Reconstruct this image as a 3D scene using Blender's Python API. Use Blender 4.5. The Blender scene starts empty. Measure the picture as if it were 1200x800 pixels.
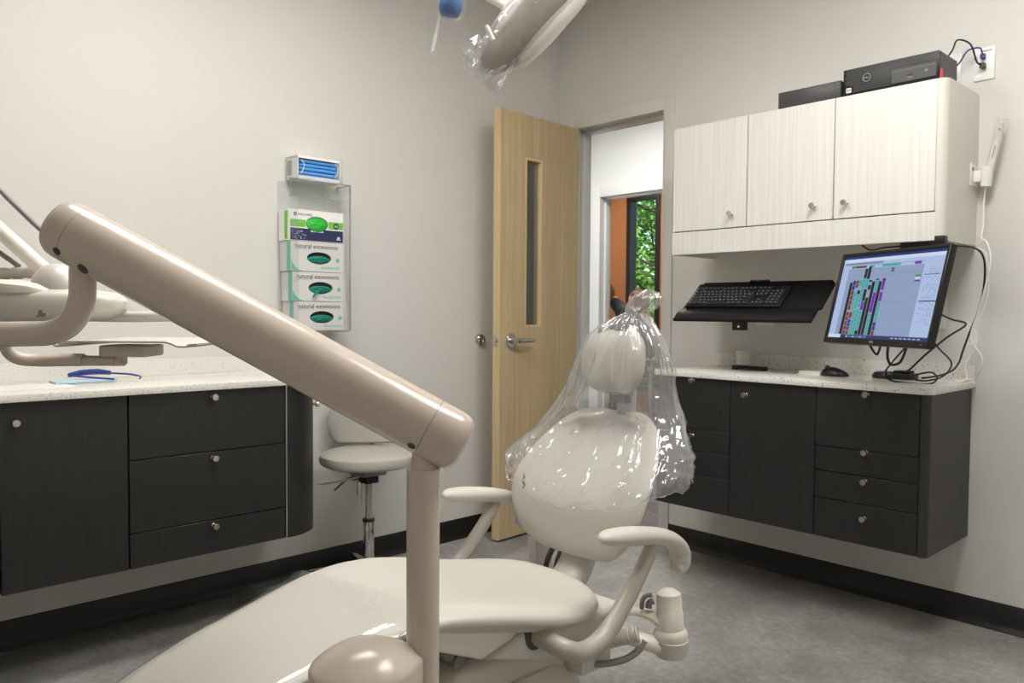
import bpy, bmesh, math, random
from mathutils import Vector, Matrix, noise
random.seed(7)
S = bpy.context.scene
COL = S.collection
PI = math.pi
V = Vector

# ------------------------------------------------------------------ camera
FPX = 927.0224
CAM = V((3.0204, -3.1984, 1.1273))
yaw, pit, rol = 2.3853, -0.0372, 0.0068
FW = V((math.cos(pit)*math.cos(yaw), math.cos(pit)*math.sin(yaw), math.sin(pit)))
r0 = V((math.sin(yaw), -math.cos(yaw), 0)); u0 = r0.cross(FW)
RT = r0*math.cos(rol) + u0*math.sin(rol)
UP = -r0*math.sin(rol) + u0*math.cos(rol)
cd = bpy.data.cameras.new('camera'); cam = bpy.data.objects.new('camera', cd); COL.objects.link(cam)
M = Matrix((RT, UP, -FW)).transposed().to_4x4(); M.translation = CAM
cam.matrix_world = M
cd.sensor_fit = 'HORIZONTAL'; cd.sensor_width = 36; cd.lens = 36*FPX/1200
cd.clip_start = 0.05
S.camera = cam

def ray(px, py): return FW + RT*((px-600)/FPX) - UP*((py-400)/FPX)
def at(px, py, d): return CAM + ray(px, py)*d                     # point at a depth
def onp(px, py, p0, n):                                            # point on a plane
    d = ray(px, py); t = (V(p0)-CAM).dot(n)/d.dot(n); return CAM + d*t
def onx(px, py, x): return onp(px, py, (x, 0, 0), V((1, 0, 0)))
def ony(px, py, y): return onp(px, py, (0, y, 0), V((0, 1, 0)))
def onz(px, py, z): return onp(px, py, (0, 0, z), V((0, 0, 1)))
LAT = V((math.sin(yaw), -math.cos(yaw), 0)); DEP = V((math.cos(yaw), math.sin(yaw), 0))

# ------------------------------------------------------------------ materials
def lin(c):
    return tuple(((x/255)/12.92 if x/255 <= .04045 else ((x/255+.055)/1.055)**2.4) for x in c) + (1,)
def base(name):
    m = bpy.data.materials.new(name); m.use_nodes = True
    return m, m.node_tree, m.node_tree.nodes['Principled BSDF']
def N(t, kind, **kw):
    n = t.nodes.new(kind)
    for k, v in kw.items():
        if k in n.inputs: n.inputs[k].default_value = v
        else: setattr(n, k, v)
    return n
def coords(t, scale=(1, 1, 1), kind='Object'):
    tc = t.nodes.new('ShaderNodeTexCoord'); mp = t.nodes.new('ShaderNodeMapping')
    mp.inputs['Scale'].default_value = scale
    t.links.new(tc.outputs[kind], mp.inputs['Vector']); return mp.outputs['Vector']
def ramp(t, fac, stops):
    r = t.nodes.new('ShaderNodeValToRGB'); e = r.color_ramp.elements
    while len(e) < len(stops): e.new(.5)
    for el, (p, c) in zip(e, stops): el.position = p; el.color = c if len(c) == 4 else tuple(c)+(1,)
    t.links.new(fac, r.inputs['Fac']); return r.outputs['Color']
def plain(name, rgb, rough=.5, metal=0, spec=.5, bump=0, bscale=200, coat=0, sss=0):
    m, t, b = base(name)
    b.inputs['Base Color'].default_value = lin(rgb); b.inputs['Roughness'].default_value = rough
    b.inputs['Metallic'].default_value = metal; b.inputs['Specular IOR Level'].default_value = spec
    b.inputs['Coat Weight'].default_value = coat
    v = coords(t)
    nz = N(t, 'ShaderNodeTexNoise', Scale=bscale, Detail=3.0); t.links.new(v, nz.inputs['Vector'])
    if bump:
        bp = N(t, 'ShaderNodeBump', Strength=bump, Distance=.002); t.links.new(nz.outputs['Fac'], bp.inputs['Height'])
        t.links.new(bp.outputs['Normal'], b.inputs['Normal'])
    else:
        mr = N(t, 'ShaderNodeMapRange'); mr.inputs['To Min'].default_value = max(rough-.03, 0); mr.inputs['To Max'].default_value = min(rough+.03, 1)
        t.links.new(nz.outputs['Fac'], mr.inputs['Value']); t.links.new(mr.outputs['Result'], b.inputs['Roughness'])
    return m
def grain(name, c1, c2, scale, rough=.45, c3=None, bump=.05):
    m, t, b = base(name); v = coords(t, scale)
    n = N(t, 'ShaderNodeTexNoise', Scale=1.0, Detail=5.0, Roughness=.65); t.links.new(v, n.inputs['Vector'])
    col = ramp(t, n.outputs['Fac'], [(.32, lin(c1)), (.68, lin(c2))])
    if c3:
        v2 = coords(t, tuple(s*.22 for s in scale))
        n2 = N(t, 'ShaderNodeTexNoise', Scale=1.0, Detail=3.0); t.links.new(v2, n2.inputs['Vector'])
        mx = N(t, 'ShaderNodeMix', data_type='RGBA'); 
        f = ramp(t, n2.outputs['Fac'], [(.4, (0, 0, 0)), (.7, (.6, .6, .6))])
        t.links.new(f, mx.inputs['Factor']); t.links.new(col, mx.inputs['A']); mx.inputs['B'].default_value = lin(c3); col = mx.outputs['Result']
    t.links.new(col, b.inputs['Base Color']); b.inputs['Roughness'].default_value = rough
    bp = N(t, 'ShaderNodeBump', Strength=bump, Distance=.001); t.links.new(n.outputs['Fac'], bp.inputs['Height']); t.links.new(bp.outputs['Normal'], b.inputs['Normal'])
    return m
def emit(name, rgb, s):
    m, t, b = base(name)
    b.inputs['Base Color'].default_value = (0, 0, 0, 1); b.inputs['Emission Color'].default_value = lin(rgb); b.inputs['Emission Strength'].default_value = s
    b.inputs['Roughness'].default_value = .3
    return m
def film(name, opac=.06, fres=.55, bump=.6, scale=30, tint=(250, 250, 250), rough=.08):
    m, t, b = base(name)
    out = t.nodes['Material Output']; t.nodes.remove(b)
    tr = N(t, 'ShaderNodeBsdfTransparent'); tr.inputs['Color'].default_value = lin(tint)
    gl = N(t, 'ShaderNodeBsdfGlossy', Roughness=rough); df = N(t, 'ShaderNodeBsdfDiffuse'); df.inputs['Color'].default_value = (.8, .8, .8, 1)
    lw = N(t, 'ShaderNodeLayerWeight', Blend=.5); pw = N(t, 'ShaderNodeMath', operation='POWER'); pw.inputs[1].default_value = 4.0
    mu = N(t, 'ShaderNodeMath', operation='MULTIPLY_ADD'); mu.inputs[1].default_value = fres; mu.inputs[2].default_value = .05*fres*2
    mu.use_clamp = True
    t.links.new(lw.outputs['Facing'], pw.inputs[0]); t.links.new(pw.outputs[0], mu.inputs[0])
    m1 = N(t, 'ShaderNodeMixShader'); m1.inputs[0].default_value = opac; t.links.new(tr.outputs[0], m1.inputs[1]); t.links.new(df.outputs[0], m1.inputs[2])
    m2 = N(t, 'ShaderNodeMixShader'); t.links.new(mu.outputs[0], m2.inputs[0]); t.links.new(m1.outputs[0], m2.inputs[1]); t.links.new(gl.outputs[0], m2.inputs[2])
    if bump:
        v = coords(t); n = N(t, 'ShaderNodeTexNoise', Scale=scale, Detail=3.0, Distortion=.8)
        if bump > .5: n.noise_type = 'RIDGED_MULTIFRACTAL'; n.inputs['Scale'].default_value = scale*.6; n.inputs['Detail'].default_value = 2.0
        t.links.new(v, n.inputs['Vector'])
        bp = N(t, 'ShaderNodeBump', Strength=bump, Distance=.01); t.links.new(n.outputs['Fac'], bp.inputs['Height'])
        for s in (gl, df, lw): t.links.new(bp.outputs['Normal'], s.inputs['Normal'])
    t.links.new(m2.outputs[0], out.inputs['Surface']); return m
def glass(name, tint=(255, 255, 255), rough=0.0):
    return film(name, .03, .5, 0, 1, tint, rough)

def speck(name, bc, darks, rough=.3, scale=160):
    m, t, b = base(name); v = coords(t)
    vo = N(t, 'ShaderNodeTexVoronoi', Scale=scale, Randomness=1.0); t.links.new(v, vo.inputs['Vector'])
    sep = N(t, 'ShaderNodeSeparateColor'); t.links.new(vo.outputs['Color'], sep.inputs[0])
    col = ramp(t, sep.outputs[0], [(0, lin(darks[0])), (.08, lin(darks[0])), (.085, lin(darks[1])), (.30, lin(darks[1])), (.31, lin(bc)), (1, lin(bc))])
    d = ramp(t, vo.outputs['Distance'], [(.25, (1, 1, 1)), (.45, (0, 0, 0))])
    mx = N(t, 'ShaderNodeMix', data_type='RGBA'); t.links.new(d, mx.inputs['Factor']); mx.inputs['A'].default_value = lin(bc); t.links.new(col, mx.inputs['B'])
    t.links.new(mx.outputs['Result'], b.inputs['Base Color']); b.inputs['Roughness'].default_value = rough
    return m
def floor_mat():
    m, t, b = base('mottled vinyl'); v = coords(t)
    n1 = N(t, 'ShaderNodeTexNoise', Scale=2.2, Detail=7.0, Roughness=.62); t.links.new(v, n1.inputs['Vector'])
    n2 = N(t, 'ShaderNodeTexNoise', Scale=38.0, Detail=5.0, Roughness=.7); t.links.new(v, n2.inputs['Vector'])
    a = ramp(t, n1.outputs['Fac'], [(.36, lin((128, 126, 123))), (.66, lin((176, 174, 170)))])
    c = ramp(t, n2.outputs['Fac'], [(.3, (.72, .72, .72)), (.7, (1.12, 1.12, 1.12))])
    mx = N(t, 'ShaderNodeMix', data_type='RGBA', blend_type='MULTIPLY'); mx.inputs['Factor'].default_value = 1
    t.links.new(a, mx.inputs['A']); t.links.new(c, mx.inputs['B']); t.links.new(mx.outputs['Result'], b.inputs['Base Color'])
    b.inputs['Roughness'].default_value = .5
    return m
def carpet_mat():
    m, t, b = base('plank carpet'); v = coords(t)
    br = N(t, 'ShaderNodeTexBrick', Scale=1.0); t.links.new(v, br.inputs['Vector'])
    br.inputs['Brick Width'].default_value = .9; br.inputs['Row Height'].default_value = .23; br.inputs['Mortar Size'].default_value = .003
    br.inputs['Color1'].default_value = lin((122, 114, 112)); br.inputs['Color2'].default_value = lin((136, 128, 126)); br.inputs['Mortar'].default_value = lin((165, 158, 154))
    v2 = coords(t, (30, 200, 30)); n = N(t, 'ShaderNodeTexNoise', Scale=1.0, Detail=4.0); t.links.new(v2, n.inputs['Vector'])
    c = ramp(t, n.outputs['Fac'], [(.3, (.6, .6, .6)), (.7, (1.2, 1.2, 1.2))])
    mx = N(t, 'ShaderNodeMix', data_type='RGBA', blend_type='MULTIPLY'); mx.inputs['Factor'].default_value = 1
    t.links.new(br.outputs['Color'], mx.inputs['A']); t.links.new(c, mx.inputs['B']); t.links.new(mx.outputs['Result'], b.inputs['Base Color'])
    b.inputs['Roughness'].default_value = .9
    return m

WALL = plain('wall paint', (215, 213, 208), .55, bump=.06, bscale=350, spec=.3)
WHITEWALL = plain('white corridor paint', (232, 232, 230), .6, bump=.05, bscale=350, spec=.3)
CEIL = plain('ceiling tile', (226, 224, 220), .8, bump=.1, bscale=120)
TRIM = plain('frame paint', (214, 212, 206), .35)
FLOOR = floor_mat(); CARPET = carpet_mat()
BLACKB = plain('black rubber base', (22, 21, 20), .42)
DARK = grain('charcoal laminate', (31, 30, 29), (43, 41, 40), (170, 170, 5), .42)
DARKIN = plain('dark carcass', (12, 12, 12), .6)
DARKTRIM = plain('dark end panel', (46, 44, 42), .4)
WHITEG = grain('white linear laminate', (216, 214, 206), (230, 228, 222), (150, 150, 2.2), .4, bump=.03)
CREAMP = plain('cream laminate', (218, 215, 205), .38)
QUARTZ = speck('speckled quartz', (229, 226, 219), ((148, 138, 128), (192, 184, 174)), .25, 135)
NICKEL = plain('brushed nickel', (216, 210, 198), .24, 1)
CHROME = plain('polished chrome', (205, 204, 202), .12, 1)
MAPLE = grain('pale maple veneer', (186, 164, 124), (206, 184, 144), (70, 70, 2.4), .42, (176, 154, 116))
EDGEW = grain('maple edge', (205, 183, 140), (220, 198, 156), (70, 70, 2.4), .42)
UPH = plain('cream upholstery', (198, 194, 184), .36, bump=.05, bscale=500)
UPHG = plain('grey stool upholstery', (184, 181, 172), .38, bump=.05, bscale=500)
PLAS = plain('cream plastic', (203, 198, 189), .34)
PLASW = plain('warm white plastic', (226, 220, 208), .32)
ARMP = plain('beige enamel', (202, 189, 176), .22, bscale=1)
STRUTM = plain('grey beige enamel', (172, 165, 155), .32, bscale=1)
GREYP = plain('grey plastic', (120, 117, 112), .45)
DGREY = plain('dark grey plastic', (62, 61, 60), .42)
BLK = plain('black plastic', (12, 12, 12), .4)
BLKM = plain('matte black plastic', (9, 9, 10), .6, spec=.25)
KEY = plain('key black', (28, 28, 30), .5)
GREYPR = plain('pale print', (168, 168, 168), .6)
WHT = plain('white plastic', (236, 235, 231), .35)
PAPER = plain('white card', (238, 237, 234), .6)
CARDG = plain('pale grey card', (214, 213, 210), .6)
FILM = film('crinkled clear film', .15, 1.0, 1.0, 30, rough=.12)
FILM2 = film('smooth clear film', .05, .45, .25, 9, rough=.06)
ACR = film('clear acrylic', .012, .45, 0, tint=(252, 253, 253), rough=.02)
GLASS = film('vision glass', .05, .8, 0, tint=(222, 226, 222), rough=.02)
WGLASS = film('window glass', .0, .3, 0, tint=(245, 250, 248), rough=.0)
GRN = plain('green nitrile', (52, 190, 62), .45, bump=.4, bscale=60)
TEAL = plain('teal nitrile', (18, 128, 112), .45, bump=.4, bscale=60)
LIME = plain('lime print', (112, 198, 62), .5)
NAVY = plain('navy print', (34, 42, 84), .5)
TEALP = plain('pale teal print', (112, 190, 168), .5)
DTXT = plain('dark print', (60, 60, 62), .6)
HOLE = plain('dark box inside', (26, 30, 28), .8)
MASK = plain('blue mask fabric', (84, 158, 226), .7, bump=.3, bscale=90)
LMASK = plain('pale blue mask fabric', (186, 214, 230), .7, bump=.3, bscale=90)
NBLUE = plain('dark blue plastic', (26, 52, 128), .4)
BBLUE = plain('blue grip', (42, 92, 150), .35)
RED = plain('red tag', (214, 74, 82), .5)
ORANGE = plain('terracotta paint', (168, 108, 64), .6, bump=.05, bscale=300)
WFRAME = plain('black window frame', (20, 20, 22), .4)
BARK = plain('tree bark', (84, 66, 50), .8, bump=.5, bscale=20)
LENS = film('lamp lens', .2, .9, 0, tint=(240, 238, 230), rough=.1)
SKIN = plain('skin', (214, 164, 138), .5)
BLOND = grain('blond hair', (140, 100, 58), (186, 142, 90), (60, 60, 8), .5)
BROWN = grain('brown hair', (92, 58, 38), (132, 88, 60), (60, 60, 8), .5)
DTEAL = plain('dark teal cloth', (38, 50, 54), .8, bump=.2, bscale=150)
DNAVY = plain('dark trousers', (30, 32, 40), .8, bump=.2, bscale=150)
PWHT = plain('white cloth', (226, 224, 222), .8, bump=.2, bscale=150)
def leafm(name, a, b_):
    m, t, b = base(name); v = coords(t); n = N(t, 'ShaderNodeTexNoise', Scale=3.0, Detail=2.0); t.links.new(v, n.inputs['Vector'])
    t.links.new(ramp(t, n.outputs['Fac'], [(.35, lin(a)), (.65, lin(b_))]), b.inputs['Base Color'])
    b.inputs['Roughness'].default_value = .5; b.inputs['Subsurface Weight'].default_value = 0
    return m
LEAF = leafm('green leaves', (70, 120, 40), (140, 190, 70))
GRASS = leafm('lawn', (80, 120, 50), (110, 150, 70))

# ------------------------------------------------------------------ mesh builder
class MB:
    def __init__(s): s.b = bmesh.new()
    def _add(s, t, mi=0, Mx=None):
        if Mx is not None: t.transform(Mx)
        for f in t.faces: f.material_index = mi
        me = bpy.data.meshes.new('t'); t.to_mesh(me); t.free(); s.b.from_mesh(me); bpy.data.meshes.remove(me); return s
    def box(s, lo, hi, bev=0, seg=2, mi=0, Mx=None):
        t = bmesh.new(); bmesh.ops.create_cube(t, size=1)
        lo, hi = V(lo), V(hi); c = (lo+hi)/2; d = hi-lo
        for v in t.verts: v.co = V((v.co.x*d.x+c.x, v.co.y*d.y+c.y, v.co.z*d.z+c.z))
        if bev: bmesh.ops.bevel(t, geom=t.edges[:], offset=bev, segments=seg, profile=.5, affect='EDGES', clamp_overlap=True)
        return s._add(t, mi, Mx)
    def prism(s, poly, axis, a, b, bev=0, seg=2, mi=0, Mx=None):
        # poly: 2-D points; axis: the extruded one; other two keep order xyz
        def p3(p, h):
            return {'x': V((h, p[0], p[1])), 'y': V((p[0], h, p[1])), 'z': V((p[0], p[1], h))}[axis]
        t = bmesh.new(); A = [t.verts.new(p3(p, a)) for p in poly]; B = [t.verts.new(p3(p, b)) for p in poly]; n = len(poly)
        t.faces.new(A[::-1]); t.faces.new(B)
        for i in range(n): t.faces.new([A[i], A[(i+1) % n], B[(i+1) % n], B[i]])
        bmesh.ops.recalc_face_normals(t, faces=t.faces[:])
        if bev:
            es = [e for e in t.edges if (e.verts[0] in A and e.verts[1] in A) or (e.verts[0] in B and e.verts[1] in B)]
            bmesh.ops.bevel(t, geom=es, offset=bev, segments=seg, profile=.5, affect='EDGES', clamp_overlap=True)
        return s._add(t, mi, Mx)
    def loft(s, rings, cap=True, closed=True, mi=0, Mx=None):
        t = bmesh.new(); R = [[t.verts.new(p) for p in r] for r in rings]; n = len(R[0])
        for i in range(len(R)-1):
            for j in range(n if closed else n-1):
                try: t.faces.new([R[i][j], R[i][(j+1) % n], R[i+1][(j+1) % n], R[i+1][j]])
                except ValueError: pass
        if cap and closed: t.faces.new(R[0][::-1]); t.faces.new(R[-1])
        bmesh.ops.recalc_face_normals(t, faces=t.faces[:])
        return s._add(t, mi, Mx)
    def tube(s, pts, r, n=14, smooth=6, mi=0, flat=1.0, caps=True, side=None):
        pts = [V(p) for p in pts]; rs = list(r) if isinstance(r, (list, tuple)) else [r]*len(pts)
        if smooth and len(pts) > 2: pts, rs = catmull(pts, rs, smooth)
        rings = []; prev = None
        for i, p in enumerate(pts):
            tg = (pts[min(i+1, len(pts)-1)] - pts[max(i-1, 0)]).normalized()
            if prev is None:
                a = V(side) if side is not None else (V((0, 0, 1)) if abs(tg.z) < .9 else V((1, 0, 0)))
            else: a = prev
            a = (a - tg*a.dot(tg)).normalized(); prev = a; b = tg.cross(a)
            rings.append([p + (a*math.cos(2*PI*k/n)*flat + b*math.sin(2*PI*k/n))*rs[i] for k in range(n)])
        return s.loft(rings, cap=caps, mi=mi)
    def cyl(s, p0, p1, r0, r1=None, n=28, mi=0, bev=0):
        p0, p1 = V(p0), V(p1); r1 = r0 if r1 is None else r1; L = (p1-p0).length
        prof = [(r0, 0), (r1, L)]
        if bev: prof = [(r0-bev, 0), (r0-bev*.3, bev*.3), (r0, bev), (r1, L-bev), (r1-bev*.3, L-bev*.3), (r1-bev, L)]
        return s.lathe(prof, p0, p1-p0, n, mi)
    def lathe(s, prof, o, axis=(0, 0, 1), n=28, mi=0):
        q = V(axis).normalized().to_track_quat('Z', 'Y'); o = V(o)
        rings = [[o + q @ V((r*math.cos(2*PI*k/n), r*math.sin(2*PI*k/n), z)) for k in range(n)] for r, z in prof]
        return s.loft(rings, mi=mi)
    def ell(s, c, r, Mx=None, mi=0, n=24, e=2.0):
        t = bmesh.new(); bmesh.ops.create_uvsphere(t, u_segments=n, v_segments=n//2, radius=1)
        def sp(x): return math.copysign(abs(x)**(2/e), x)
        for v in t.verts:
            co = v.co if e == 2 else V((sp(v.co.x), sp(v.co.y), sp(v.co.z)))
            v.co = V((co.x*r[0], co.y*r[1], co.z*r[2]))
        t.transform(Matrix.Translation(V(c)) @ (Mx or Matrix.Identity(4)))
        return s._add(t, mi)
    def quad(s, pts, mi=0):
        t = bmesh.new(); t.faces.new([t.verts.new(V(p)) for p in pts]); return s._add(t, mi)
    def text(s, txt, size, Mx, depth=.0004, mi=0, align='LEFT'):
        cu = bpy.data.curves.new('t', 'FONT'); cu.body = txt; cu.size = size; cu.extrude = depth; cu.align_x = align; cu.resolution_u = 3
        ob = bpy.data.objects.new('t', cu); COL.objects.link(ob)
        dg = bpy.context.evaluated_depsgraph_get(); me = bpy.data.meshes.new_from_object(ob.evaluated_get(dg))
        t = bmesh.new(); t.from_mesh(me); bpy.data.meshes.remove(me); bpy.data.objects.remove(ob); bpy.data.curves.remove(cu)
        return s._add(t, mi, Mx)
def catmull(P, R, k):
    o, q = [], []
    for i in range(len(P)-1):
        p0, p1, p2, p3 = P[max(i-1, 0)], P[i], P[i+1], P[min(i+2, len(P)-1)]
        for j in range(k):
            u = j/k; u2 = u*u; u3 = u2*u
            o.append(.5*((2*p1)+(p2-p0)*u+(2*p0-5*p1+4*p2-p3)*u2+(3*p1-p0-3*p2+p3)*u3)); q.append(R[i]*(1-u)+R[i+1]*u)
    o.append(P[-1]); q.append(R[-1]); return o, q
def interp(tab, x):
    if x <= tab[0][0]: return tab[0][1]
    for (a, va), (b, vb) in zip(tab, tab[1:]):
        if x <= b:
            u = (x-a)/(b-a); u = u*u*(3-2*u)*.5 + u*.5; return va*(1-u)+vb*u
    return tab[-1][1]
def sring(c, ax, ay, rx, ry, n=28, e=2.6):
    o = []
    for k in range(n):
        a = 2*PI*k/n; ca, sa = math.cos(a), math.sin(a)
        o.append(V(c) + V(ax)*(math.copysign(abs(ca)**(2/e), ca)*rx) + V(ay)*(math.copysign(abs(sa)**(2/e), sa)*ry))
    return o

def wloc(o):
    p = V((0, 0, 0))
    while o: p += o.location; o = o.parent
    return p
def tag(o, label=None, cat=None, group=None, kind=None):
    if label: o['label'] = label
    if cat: o['category'] = cat
    if group: o['group'] = group
    if kind: o['kind'] = kind
    return o
def E(name, label, cat, loc, group=None):
    o = bpy.data.objects.new(name, None); COL.objects.link(o); o.location = V(loc); o.empty_display_size = .05
    return tag(o, label, cat, group)
def obj(name, mb, mat, parent=None, label=None, loc=None, ang=38, sub=0):
    b = mb.b; o0 = wloc(parent)
    loc = V(loc) if loc is not None else (V((0, 0, 0)) if parent else None)
    if loc is None:
        vs = [v.co for v in b.verts]
        loc = V(((min(v.x for v in vs)+max(v.x for v in vs))/2, (min(v.y for v in vs)+max(v.y for v in vs))/2, min(v.z for v in vs)))
    b.transform(Matrix.Translation(-(o0+loc)))
    me = bpy.data.meshes.new(name); b.to_mesh(me); b.free()
    for m in (mat if isinstance(mat, (list, tuple)) else [mat]): me.materials.append(m)
    me.polygons.foreach_set('use_smooth', [True]*len(me.polygons)); me.set_sharp_from_angle(angle=math.radians(ang))
    o = bpy.data.objects.new(name, me); COL.objects.link(o); o.location = loc
    if parent: o.parent = parent
    if label: o['label'] = label
    if sub:
        md = o.modifiers.new('smooth', 'SUBSURF'); md.levels = md.render_levels = sub
    return o
def struct(name, mb, mat, parent=None):
    return tag(obj(name, mb, mat, parent), kind='structure' if not parent else None)

# ================================================================== ROOM
HC = 2.755; XR = 3.75; YF = -4.7
OX0, OX1, OZ = .112, .706, 2.115            # door opening
struct('floor', MB().box((-.12, YF-.12, -.08), (XR+.12, .06, 0)), FLOOR)
struct('floor_corridor', MB().box((-4.0, .06, -.08), (XR+.12, 4.0, 0)), CARPET)
struct('ceiling', MB().box((-.12, YF-.12, HC), (XR+.12, .12, HC+.1)), CEIL)
struct('ceiling_corridor', MB().box((-4.0, .12, HC), (XR+.12, 4.12, HC+.1)), CEIL)
struct('wall_left', MB().box((-.12, YF-.12, 0), (0, .12, HC)), WALL)
struct('wall_right', MB().box((XR, YF-.12, 0), (XR+.12, .12, HC)), WALL)
struct('wall_front', MB().box((0, YF-.12, 0), (XR, YF, HC)), WALL)
wb = MB(); wb.prism([(0, 0), (OX0, 0), (OX0, OZ), (OX1, OZ), (OX1, 0), (XR, 0), (XR, HC), (0, HC)], 'y', 0, .12)
struct('wall_back', wb, WALL)
def frame(name, x0, x1, zt, y0, y1, cas, mat, proj=.012):
    m = MB(); j = .03
    for (a, b) in ((x0-cas, x0), (x1, x1+cas)):
        m.box((a, y0-proj, 0), (b, y0, zt+cas), .002); m.box((a, y1, 0), (b, y1+proj, zt+cas), .002)
    m.box((x0, y0-proj, zt), (x1, y0, zt+cas), .002); m.box((x0, y1, zt), (x1, y1+proj, zt+cas), .002)
    m.box((x0, y0-proj, 0), (x0+.004, y1+proj, zt)); m.box((x1-.004, y0-proj, 0), (x1, y1+proj, zt)); m.box((x0, y0-proj, zt-.004), (x1, y1+proj, zt))
    # stop
    m.box((x0+.004, y0+.05, 0), (x0+.02, y1-.01, zt-.004), .002); m.box((x1-.02, y0+.05, 0), (x1-.004, y1-.01, zt-.004), .002); m.box((x0+.004, y0+.05, zt-.02), (x1-.004, y1-.01, zt-.004), .002)
    return struct(name, m, mat)
frame('trim_1', OX0, OX1, OZ, 0, .12, .054, TRIM)
# far wall of the corridor and its door frame
FY = 2.0; FX0, FX1 = -1.40, -.52
fw = MB(); fw.prism([(-4, 0), (FX0, 0), (FX0, 2.113), (FX1, 2.113), (FX1, 0), (XR, 0), (XR, HC), (-4, HC)], 'y', FY, FY+.12)
struct('wall_corridor', fw, WHITEWALL)
frame('trim_2', FX0, FX1, 2.113, FY, FY+.12, .1, plain('white frame paint', (234, 233, 229), .35), .015)
struct('wall_corridor_left', MB().box((-1.75, .12, 0), (-1.65, FY, HC)), WHITEWALL)
struct('wall_corridor_right', MB().box((XR, .12, 0), (XR+.12, 4.0, HC)), WHITEWALL)
# far room, terracotta wall with a tall window
WX0, WX1, WZ0, WZ1 = -2.70, -2.24, .25, 2.455
ow = MB()
ow.box((-4, 4.0, 0), (WX0, 4.12, HC)); ow.box((WX1, 4.0, 0), (XR, 4.12, HC)); ow.box((WX0, 4.0, 0), (WX1, 4.12, WZ0)); ow.box((WX0, 4.0, WZ1), (WX1, 4.12, HC))
struct('wall_far_room', ow, ORANGE)
struct('wall_far_left', MB().box((-4.1, FY+.12, 0), (-4, 4.12, HC)), WHITEWALL)
wr = E('window_1', 'tall black framed window in the terracotta wall', 'window', (-2.47, 4.05, WZ0)); del wr['category']; wr['kind'] = 'structure'
f = MB(); fr = .055
f.box((WX0, 3.985, WZ0), (WX0+fr, 4.1, WZ1)); f.box((WX1-fr, 3.985, WZ0), (WX1, 4.1, WZ1)); f.box((WX0+fr, 3.985, WZ0), (WX1-fr, 4.1, WZ0+fr)); f.box((WX0+fr, 3.985, WZ1-fr), (WX1-fr, 4.1, WZ1))
obj('window_frame', f, WFRAME, wr)
obj('window_pane', MB().box((WX0+fr, 4.06, WZ0+fr), (WX1-fr, 4.066, WZ1-fr)), WGLASS, wr)
# baseboards
def cove(pts):   # pts: two floor points, inward normal
    (a, b, n) = pts; a, b, n = V(a), V(b), V(n)
    prof = [(0, 0), (.022, 0), (.021, .004), (.010, .014), (.006, .03), (.006, .094), (.003, .098), (0, .098)]
    m = MB(); m.loft([[p + n*q + V((0, 0, z)) for q, z in prof] for p in (a, b)]); return m
struct('baseboard_left', cove(((0.0, YF, 0), (0.0, 0, 0), (1, 0, 0))), BLACKB)
struct('baseboard_back', cove(((OX1+.054, 0, 0), (XR, 0, 0), (0, -1, 0))), BLACKB)
struct('baseboard_right', cove(((XR, YF, 0), (XR, 0, 0), (-1, 0, 0))), BLACKB)
struct('baseboard_corridor', cove(((FX1+.1, FY, 0), (XR, FY, 0), (0, -1, 0))), BLACKB)

# ------------------------------------------------------------------ door leaf
HP = V((.157, -.016, 0)); FP = V((.1985, -.6205, 0)); du = (FP-HP).normalized(); dn = V((-du.y, du.x, 0)); LW = (FP-HP).length; TH = .044
DM = Matrix((du, dn, V((0, 0, 1)))).transposed().to_4x4(); DM.translation = HP
def ond(px, py):
    p = onp(px, py, HP, dn) - HP; return p.dot(du), p.z
lx1, lz1 = ond(616, 184); lx0, _ = ond(636, 188); _, lz0 = ond(614, 383.5)
dr = E('door_1', 'open pale maple door with a narrow glass panel', 'door', HP); del dr['category']; dr['kind'] = 'structure'
ZT = 2.105; m = MB()
for lo, hi in (((0, 0.012), (lx0, ZT)), ((lx1, .012), (LW-.004, ZT)), ((lx0, .012), (lx1, lz0)), ((lx0, lz1), (lx1, ZT))):
    m.box((lo[0], -TH, lo[1]), (hi[0], 0, hi[1]), 0, Mx=DM)
obj('door_leaf', m, MAPLE, dr)
obj('door_edge', MB().box((LW-.004, -TH, .012), (LW, 0, ZT), Mx=DM), EDGEW, dr, 'paler maple lock edge')
m = MB(); w = .012
for a in ((lx0, lx0+w, lz0, lz1), (lx1-w, lx1, lz0, lz1), (lx0+w, lx1-w, lz0, lz0+w), (lx0+w, lx1-w, lz1-w, lz1)):
    m.box((a[0], -TH-.002, a[2]), (a[1], .002, a[3]), .003, Mx=DM)
obj('glazing_bead', m, EDGEW, dr)
obj('vision_panel', MB().box((lx0+w, -TH/2-.003, lz0+w), (lx1-w, -TH/2+.003, lz1-w), Mx=DM), GLASS, dr)
hx, hz = ond(598.5, 399); hd = MB()
T3 = lambda x, y, z: DM @ V((x, y, z))
hd.lathe([(.037, 0), (.037, .006), (.033, .011), (.014, .012), (.013, .05), (0.001, .052)], T3(hx, 0, hz), dn)
obj('rosette', hd, CHROME, dr)
lv = MB(); lv.tube([T3(hx, .045, hz), T3(hx-.02, .05, hz), T3(hx-.06, .052, hz), T3(hx-.11, .05, hz), T3(hx-.13, .042, hz)], [.013, .013, .012, .010, .009], 14)
obj('lever_handle', lv, CHROME, dr)
hd = MB(); hd.lathe([(.033, 0), (.033, .006), (.029, .011), (.013, .012), (.012, .05)], T3(hx, -TH, hz), -dn); obj('back_rosette', hd, NICKEL, dr)
lt = MB(); lt.box((LW, -.036, hz-.028), (LW+.0015, -.008, hz+.028), Mx=DM); lt.box((LW, -.028, hz-.008), (LW+.012, -.016, hz+.008), .002, Mx=DM); obj('latch_plate', lt, NICKEL, dr)
m = MB()
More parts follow.
